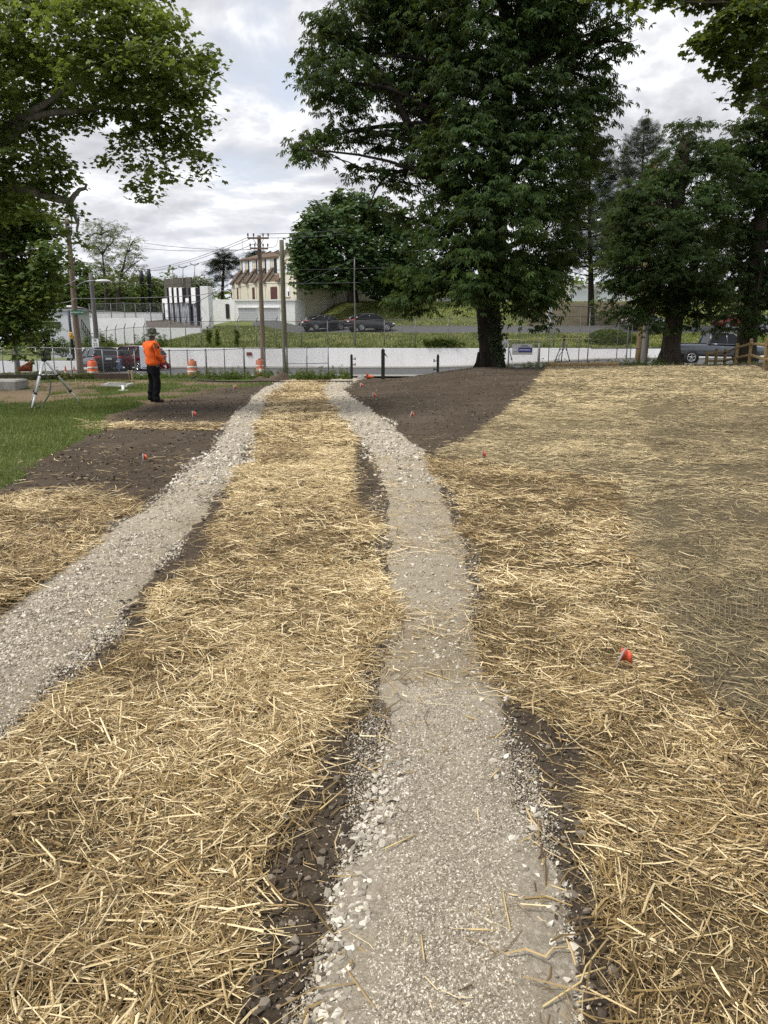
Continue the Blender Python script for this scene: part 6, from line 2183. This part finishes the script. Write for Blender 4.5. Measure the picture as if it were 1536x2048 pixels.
def tripod(label, apex, feet, hub, hose=None, r=.022, group='sprinkler tripods', m=ALU):
    apex = Vector(apex)
    root = empty('sprinkler_tripod', apex, 0, label, 'tripod', group)
    for ft in feet:
        f_ = Vector(ft) - apex
        b = MB()
        b.tube([f_ * .06, f_ * .70], r, 10)
        b.tube([f_ * .68, f_], r * .72, 10)
        leg = b.build('leg', m, root)
        b = MB()
        for t in (.33, .69):
            b.tube([f_ * (t - .012), f_ * (t + .012)], r * 1.5, 10)
        b.tube([f_ * .985, f_ * 1.01], r * 1.0, 8)
        b.build('clamp', BLACK_RUBBER, leg)
    h = Vector(hub) - apex
    b = MB()
    b.tube([(0, 0, -.02), h], r * .55, 8)
    for ft in feet:
        b.tube([h, (Vector(ft) - apex) * .33], r * .4, 6)
    b.build('brace', m, root)
    b = MB()
    b.lathe([(r * 1.2, -.06), (r * 2.2, -.04), (r * 2.2, .02), (r * 1.2, .04)], (0, 0, 0), 12)
    b.tube([(0, 0, .02), (.0, 0, .16), (.05, 0, .20)], r * .7, 8)
    b.box((.03, 0, .14), (.14, .03, .03), M=Matrix.Rotation(.5, 3, 'Y'))
    b.box((-.05, 0, .10), (.10, .03, .04))
    b.build('sprinkler_head', BLACK_RUBBER, root)
    if hose:
        b = MB()
        b.tube([Vector(q) - apex for q in hose], .016, 8)
        b.build('hose', pmat('green_hose', (.045, .06, .04), .6), root)


f1, f2 = G(63, 820), G(162, 807)
ap = PT(88, 718, 17.0)
d = (f1 - Vector((0, 0, f1.z))).normalized()
f3 = f1 + Vector((d.x, d.y, 0)) * 1.15
f3.z = float(H(f3.x, f3.y))
hub = PT(92, 749, 17.0)
hz = []
for a, c, Y in ((92, 749, 17.0), (95, 758, 17), (101, 764, 16.9), (101, 775, 16.8), (98, 790, 16.6), (90, 803, 16.4), (80, 812, 16.2)):
    hz.append(PT(a, c, Y))
hz.append(G(70, 819) + Vector((0, 0, .02)))
tripod('large shiny tripod sprinkler stand on the lawn at the left', ap, (f1, f2, f3), hub, hz, .027)
c = on_ground(1012, 32.5)
tripod('tripod sprinkler stand leaning beside the chestnut trunk', PT(1013, 676, 32.5), (PT(982, 724, 31.6), on_ground(1028, 32), c + Vector((-.1, 1.0, 0))), PT(1013, 694, 32.5), None, .024)
c = on_ground(1128, 35)
tripod('small dark tripod sprinkler stand at the back edge of the straw blanket', PT(1128, 679, 35), (on_ground(1102, 34.6), on_ground(1144, 34.8), c + Vector((0, .8, 0))), PT(1128, 697, 35), [PT(1128, 697, 35), PT(1124, 704, 34.9), PT(1118, 712, 34.8), PT(1118, 722, 34.8), PT(1122, 727, 34.8)], .022, m=DULL_STEEL)
b = MB()
b.tube([on_ground(px, Y) + Vector((0, 0, .06)) for px, Y in ((395, 27), (430, 26.6), (480, 27.2), (530, 27.6), (590, 27.7), (650, 27.9), (690, 28.4), (705, 29.2))], .022, 7)
tag(b.build('hose', BLACK_RUBBER), 'thin black hose lying across both tracks near the gate', 'hose')

# ------------------------------------------------------------------ odds and ends on the ground
b = MB()
p = on_ground(2, 22.8)
b.box(p + Vector((0, 0, .06)), (1.3, .9, .5), rz=.05, bev=.04)
tag(b.build('concrete_block', GREY_CONCRETE), 'grey concrete slab end at the left edge', 'slab')
b = MB()
b.box(on_ground(10, 23.6) + Vector((.1, 0, .34)), (2.4, .12, .07), rz=.06)
tag(b.build('timber_plank', pmat('dark_wet_timber', (.03, .026, .022), .8, .3)), 'dark plank lying behind the concrete slab', 'plank')
p = on_ground(226, 28.5)
r = empty('timber_trough', p, .03, 'old brown timber edging beam with pale posts near the worker', 'timber')
MB().box((0, 0, .12), (1.3, .16, .30), bev=.02).build('beam', pmat('rotten_timber', (.060, .042, .032), .9, .35, 5, .6), r)
for x in (.62, .74):
    MB().box((x, -.02, .16), (.06, .12, .42), bev=.01).build('post', pmat('pale_timber', (.30, .24, .17), .9, .2), r)
p = on_ground(236, 22.6)
r = empty('white_frame', p + Vector((0, 0, .14)), .1, 'flat white rectangular trestle lying on the bare bank behind the tripod', 'frame')  # plain white rectangular frame lying flat on the soil
b = MB()
for (x, y, sx, sy) in ((0, -.42, .74, .045), (0, .42, .74, .045), (-.35, 0, .045, .79), (.35, 0, .045, .79)):
    b.box((x, y, 0), (sx, sy, .05), M=Matrix.Rotation(.06, 3, 'Y'))
b.build('rails', pmat('dull_white_rail', (.50, .50, .49), .7), r)
MB().lathe([(.15, -.16), (.14, -.13), (.04, -.12), (.04, 0)], (.26, -.46, .0), 14).build('foot', WHITE_PAINT, r)
b = MB()
b.tube([on_ground(px, Y) + Vector((0, 0, .07)) for px, Y in ((328, 34), (350, 34.2), (380, 34), (405, 34.3), (428, 34))], [.10, .12, .11, .10, .08], 10)
b.tube([on_ground(372, 34.4) + Vector((0, 0, .1)), on_ground(395, 35) + Vector((0, 0, .3))], [.05, .03], 6)
tag(b.build('log', BARK_BROWN), 'dark fallen log edging the bank right of the worker', 'log')


def heap(name, px, Y, w, d_, h, m, label, cat, seed):
    c = on_ground(px, Y)
    n1, n2 = 18, 10
    V, F = [(c.x, c.y, c.z + h)], []
    for j in range(1, n2 + 1):
        t = j / n2
        for i in range(n1):
            a = 2 * math.pi * i / n1
            x, y = c.x + w * t * math.cos(a), c.y + d_ * t * math.sin(a)
            zz = c.z - .06 + (h + .06) * (1 - t ** 1.7) * (1 + .8 * float(vnoise(x, y, .35, seed)))
            V.append((x, y, zz))
    for i in range(n1):
        F.append((0, 1 + i, 1 + (i + 1) % n1))
    for j in range(n2 - 1):
        for i in range(n1):
            F.append((1 + j * n1 + i, 1 + (j + 1) * n1 + i, 1 + (j + 1) * n1 + (i + 1) % n1, 1 + j * n1 + (i + 1) % n1))
    b = MB()
    b.add(V, F, smooth=True)
    return tag(b.build(name, m), label, cat)


SOILM = pmat('heaped_soil', (.085, .062, .044), .95, .4, 9, .9)
heap('soil_heap', 560, 42, .75, .5, .42, SOILM, 'small brown soil heap with roots by the open gate leaf', 'soil heap', 1)
heap('soil_heap', 530, 41, .9, .4, .22, SOILM, 'low dark soil heap left of the gate heap', 'soil heap', 2)
heap('boulder', 722, 44.6, .34, .3, .34, GREY_CONCRETE, 'grey boulder between the two left gate posts', 'rock', 3)

b = MB()
pts = [on_ground(px, 30.3 + .1 * math.sin(px * .05)) + Vector((0, 0, .07)) for px in range(1092, 1240, 12)]
b.tube(pts, [.10 + .012 * math.sin(i * 1.7) for i in range(len(pts))], 10)
tag(b.build('straw_wattle', pmat('straw_roll', (.36, .25, .12), .9, .3, 9, .8, stretch=(.4, 4, 4))), 'long tan straw roll lying along the top edge of the blanket', 'straw roll')
p = on_ground(1246, 36)
b = MB()
b.lathe([(.20, -.58), (.23, -.58), (.24, -.5), (.24, .5), (.23, .58), (.20, .58)], p + Vector((0, 0, .24)), 24, Matrix.Rotation(rad(90), 3, 'Y') @ Matrix.Rotation(0, 3, 'Z'))
tag(b.build('concrete_pipe', GREY_CONCRETE), 'short grey concrete pipe lying behind the straw blanket', 'pipe')
heap('dead_stump', 1188, 35.5, .14, .1, .42, BARK_BROWN, 'small pointed brown stump behind the straw blanket', 'stump', 4)

# split rail fence
RAILW = pmat('yellow_split_wood', (.22, .15, .065), .85, .25, 4, .5, stretch=(2, 2, 2))
pp = [(1412, 35.2, .70), (1430, 36.5, .88), (1448, 37.0, .85), (1471, 34.0, .95), (1498, 31.0, .98), (1529, 25.0, .98), (1610, 21.0, 1.0)]
P_ = [on_ground(a, c) for a, c, _ in pp]
r = empty('rail_fence', P_[0], 0, 'yellowish split rail wooden fence stepping down at the right edge', 'fence')
for i, (p, q) in enumerate(zip(P_, pp)):
    b = MB()
    b.box(p - P_[0] + Vector((0, 0, q[2] / 2 - .1)), (.115, .115, q[2] + .2), rz=.3 * i, bev=.02)
    b.build('post', RAILW, r)
for i in range(len(P_) - 1):
    for t in (.80, .34):
        a = P_[i] - P_[0] + Vector((0, 0, pp[i][2] * t))
        c = P_[i + 1] - P_[0] + Vector((0, 0, pp[i + 1][2] * t))
        b = MB()
        dv = (c - a)
        a2, c2 = a - dv * .03, c + dv * .03
        mid = (a2 + c2) / 2
        L_ = (c2 - a2).length
        M = (c2 - a2).to_track_quat('X', 'Z').to_matrix()
        b.box(mid, (L_, .05, .10), M=M, bev=.02)
        b.build('rail', RAILW, r)


# ------------------------------------------------------------------ the worker
def skin(name, pts, edges, m, parent, sub=2, root=0, smooth=True):
    me = bpy.data.meshes.new(name)
    me.from_pydata([p[:3] for p in pts], edges, [])
    o = bpy.data.objects.new(name, me)
    COL.objects.link(o)
    o.parent = parent
    o.modifiers.new('Skin', 'SKIN').use_smooth_shade = True
    lay = me.skin_vertices[0] if len(me.skin_vertices) else None
    for i, p in enumerate(pts):
        rr = p[3] if isinstance(p[3], (tuple, list)) else (p[3], p[3])
        me.skin_vertices[0].data[i].radius = rr
        me.skin_vertices[0].data[i].use_root = (i == root)
    md = o.modifiers.new('Subdivision', 'SUBSURF')
    md.levels = md.render_levels = sub
    o.data.materials.append(m)
    return o


def worker():
    foot = on_ground(311, 18.6)
    R = empty('person', foot, rad(46), 'worker standing in an orange long sleeved shirt, black trousers, red gloves and brimmed hat', 'person')
    SKINM = pmat('brown_skin', (.16, .085, .055), .6, .08)
    SHIRT = pmat('orange_shirt', (.86, .135, .018), .85, .06, 5, .25, bscale=14)
    TROU = pmat('black_trousers', (.009, .009, .011), .95, .3, 5, .5, bscale=12, spec=.1)
    GLOVE = pmat('red_glove', (.22, .014, .02), .7, .15)
    HAT = NT('camouflage_cloth')
    v = HAT.coord()
    HATM = HAT.done(HAT.bsdf(HAT.ramp(HAT.noise(v, 16, 3, .6), [(.40, (.014, .016, .012)), (.5, (.045, .05, .03)), (.6, (.13, .13, .09))]), .9))
    # body: one continuous skinned figure; +x is forward, +y its left
    B = [(0, 0, .93, (.13, .15)), (0.0, 0, 1.08, (.11, .145)), (-.01, 0, 1.25, (.12, .17)), (-.02, 0, 1.40, (.10, .16)), (0.0, 0, 1.475, .055), (.025, 0, 1.55, .055), (.045, 0, 1.64, (.088, .075)), (.04, 0, 1.71, (.08, .07)),
         # left arm 8-11, right arm 12-15
         (-.02, .19, 1.40, .062), (.00, .25, 1.14, .050), (.20, .17, .96, .040), (.27, .12, .91, .032),
         (-.02, -.19, 1.40, .062), (.01, -.25, 1.14, .050), (.22, -.19, .95, .040), (.30, -.14, .90, .032),
         # legs
         (0, .095, .86, .092), (.01, .105, .49, .062), (-.03, .11, .10, .045), (.09, .13, .045, .038), (.17, .14, .035, .030),
         (0, -.095, .86, .092), (.0, -.11, .49, .062), (-.05, -.13, .10, .045), (.07, -.15, .045, .038), (.15, -.16, .035, .030),
         # face: nose, jaw
         (.135, 0, 1.625, .018), (.10, 0, 1.565, .036)]
    E = [(0, 1), (1, 2), (2, 3), (3, 4), (4, 5), (5, 6), (6, 7), (3, 8), (8, 9), (9, 10), (10, 11), (3, 12), (12, 13), (13, 14), (14, 15), (0, 16), (16, 17), (17, 18), (18, 19), (19, 20), (0, 21), (21, 22), (22, 23), (23, 24), (24, 25), (6, 26), (5, 27)]
    skin('body', B, E, SKINM, R, 2, 0)
    # shirt
    S = [(0, 0, .86, (.165, .20)), (0, 0, .96, (.175, .205)), (0, 0, 1.08, (.165, .195)), (-.01, 0, 1.25, (.16, .205)), (-.02, 0, 1.385, (.135, .19)), (-.005, 0, 1.47, (.08, .09)),
         (-.02, .20, 1.395, .088), (-.01, .262, 1.26, .074), (.00, .262, 1.14, .072), (.09, .225, 1.05, .066), (.18, .175, .975, .055),
         (-.02, -.20, 1.395, .088), (-.01, -.262, 1.26, .074), (.01, -.262, 1.14, .072), (.10, -.235, 1.05, .066), (.20, -.195, .965, .055)]
    skin('shirt', S, [(0, 1), (1, 2), (2, 3), (3, 4), (4, 5), (4, 6), (6, 7), (7, 8), (8, 9), (9, 10), (4, 11), (11, 12), (12, 13), (13, 14), (14, 15)], SHIRT, R, 2, 0)
    T = [(0, 0, .95, (.135, .165)), (0, 0, .86, (.14, .165)), (.0, .10, .76, .118), (.01, .11, .60, .098), (.015, .112, .46, .090), (-.01, .115, .28, .088), (-.025, .12, .10, .092), (-.02, .12, .045, .094),
         (.0, -.10, .76, .118), (.0, -.112, .60, .098), (.0, -.118, .46, .090), (-.03, -.128, .28, .088), (-.045, -.135, .10, .092), (-.04, -.135, .045, .094)]
    skin('trousers', T, [(0, 1), (1, 2), (2, 3), (3, 4), (4, 5), (5, 6), (6, 7), (1, 8), (8, 9), (9, 10), (10, 11), (11, 12), (12, 13)], TROU, R, 2, 0)
    fold = bpy.data.textures.new('cloth_folds', 'CLOUDS')
    fold.noise_scale = .11
    fold.noise_depth = 2
    for o in R.children:
        if o.name.split('.')[0] in ('shirt', 'trousers'):
            md = o.modifiers.new('Folds', 'DISPLACE')
            md.texture = fold
            md.texture_coords = 'LOCAL'
            md.strength = .085
            md.mid_level = .5
    # gloves: palm, four bent fingers and a thumb
    for s, w in ((1, Vector((.27, .125, .925))), (-1, Vector((.295, -.15, .915)))):
        G_, Eg = [], []
        d = Vector((.45, -s * .28, -.85)).normalized()
        side = Vector((.55, s * .1, .25)).normalized()
        side = (side - d * side.dot(d)).normalized()
        nrm = d.cross(side)
        G_.append((*(w - d * .05), .040)); G_.append((*(w + d * .03), (.034, .048))); G_.append((*(w + d * .085), (.026, .046)))
        Eg += [(0, 1), (1, 2)]
        for k in range(4):
            o = (k - 1.5) * .022
            L = (.062, .074, .070, .054)[k]
            b0 = w + d * .095 + side * o
            b1 = b0 + d * L * .5 + nrm * s * .006
            b2 = b1 + d * L * .40 + nrm * s * .026
            i = len(G_)
            G_ += [(*b0, .0125), (*b1, .0115), (*b2, .010)]
            Eg += [(2, i), (i, i + 1), (i + 1, i + 2)]
        i = len(G_)
        t0 = w + d * .045 + side * .050
        t1 = t0 + d * .04 + side * .022
        t2 = t1 + d * .032 - nrm * s * -.01
        G_ += [(*t0, .016), (*t1, .014), (*t2, .011)]
        Eg += [(1, i), (i, i + 1), (i + 1, i + 2)]
        skin('glove', G_, Eg, GLOVE, R, 1, 0)
    # boots
    for y, x in ((.125, -.02), (-.14, -.04)):
        skin('boot', [(x - .05, y, .045, .045), (x + .05, y * 1.02, .045, .048), (x + .14, y * 1.06, .040, .046), (x + .20, y * 1.1, .034, .036)], [(0, 1), (1, 2), (2, 3)], pmat('dark_boot', (.02, .018, .016), .7), R, 1, 0)
    # hat
    b = MB()
    n = 28
    rows = [(.005, 1.795), (.055, 1.795), (.088, 1.782), (.103, 1.745), (.108, 1.695), (.112, 1.672), (.145, 1.662), (.175, 1.650), (.184, 1.640), (.178, 1.636), (.14, 1.650), (.10, 1.662)]
    V = []
    for r_, z in rows:
        for k in range(n):
            a = 2 * math.pi * k / n
            zz = z
            if r_ > .12:
                zz += (.030 * math.cos(2 * a + .4) + .018 * math.sin(3 * a)) * (r_ - .11) / .09 - .02 * (r_ - .11) / .09 + .03 * max(0, math.cos(a)) * (r_ - .11) / .09
            V.append((.035 + r_ * math.cos(a) * 1.02, r_ * math.sin(a) * .92, zz - .022 + .10 * (r_ * math.cos(a))))
    F = [(i * n + k, i * n + (k + 1) % n, (i + 1) * n + (k + 1) % n, (i + 1) * n + k) for i in range(len(rows) - 1) for k in range(n)]
    F.append(tuple(range(n - 1, -1, -1)))
    b.add(V, F, smooth=True)
    b.build('hat', HATM, R)
    # face and hair
    b = MB()
    for s in (-1, 1):
        b.lathe([(.004, -.01), (.011, -.004), (.011, .004), (.004, .01)], (.118, s * .033, 1.645), 8, Matrix.Rotation(rad(90), 3, 'Y'))
    b.box((.118, 0, 1.582), (.012, .046, .010), bev=.003)
    b.build('face_features', pmat('dark_eye_and_lip', (.05, .02, .018), .4), R)
    for s in (-1, 1):
        MB().lathe([(.006, -.008), (.028, -.006), (.030, .004), (.014, .008)], (.035, s * .078, 1.635), 10, Matrix.Rotation(rad(90), 3, 'X') @ Matrix.Scale(.6, 3, (1, 0, 0))).build('ear', SKINM, R)
    skin('hair', [(.0, 0, 1.66, (.086, .082)), (-.02, 0, 1.60, (.07, .07)), (-.025, 0, 1.545, (.05, .058))], [(0, 1), (1, 2)], pmat('black_hair', (.012, .01, .009), .8), R, 1, 0)
    return R


worker()
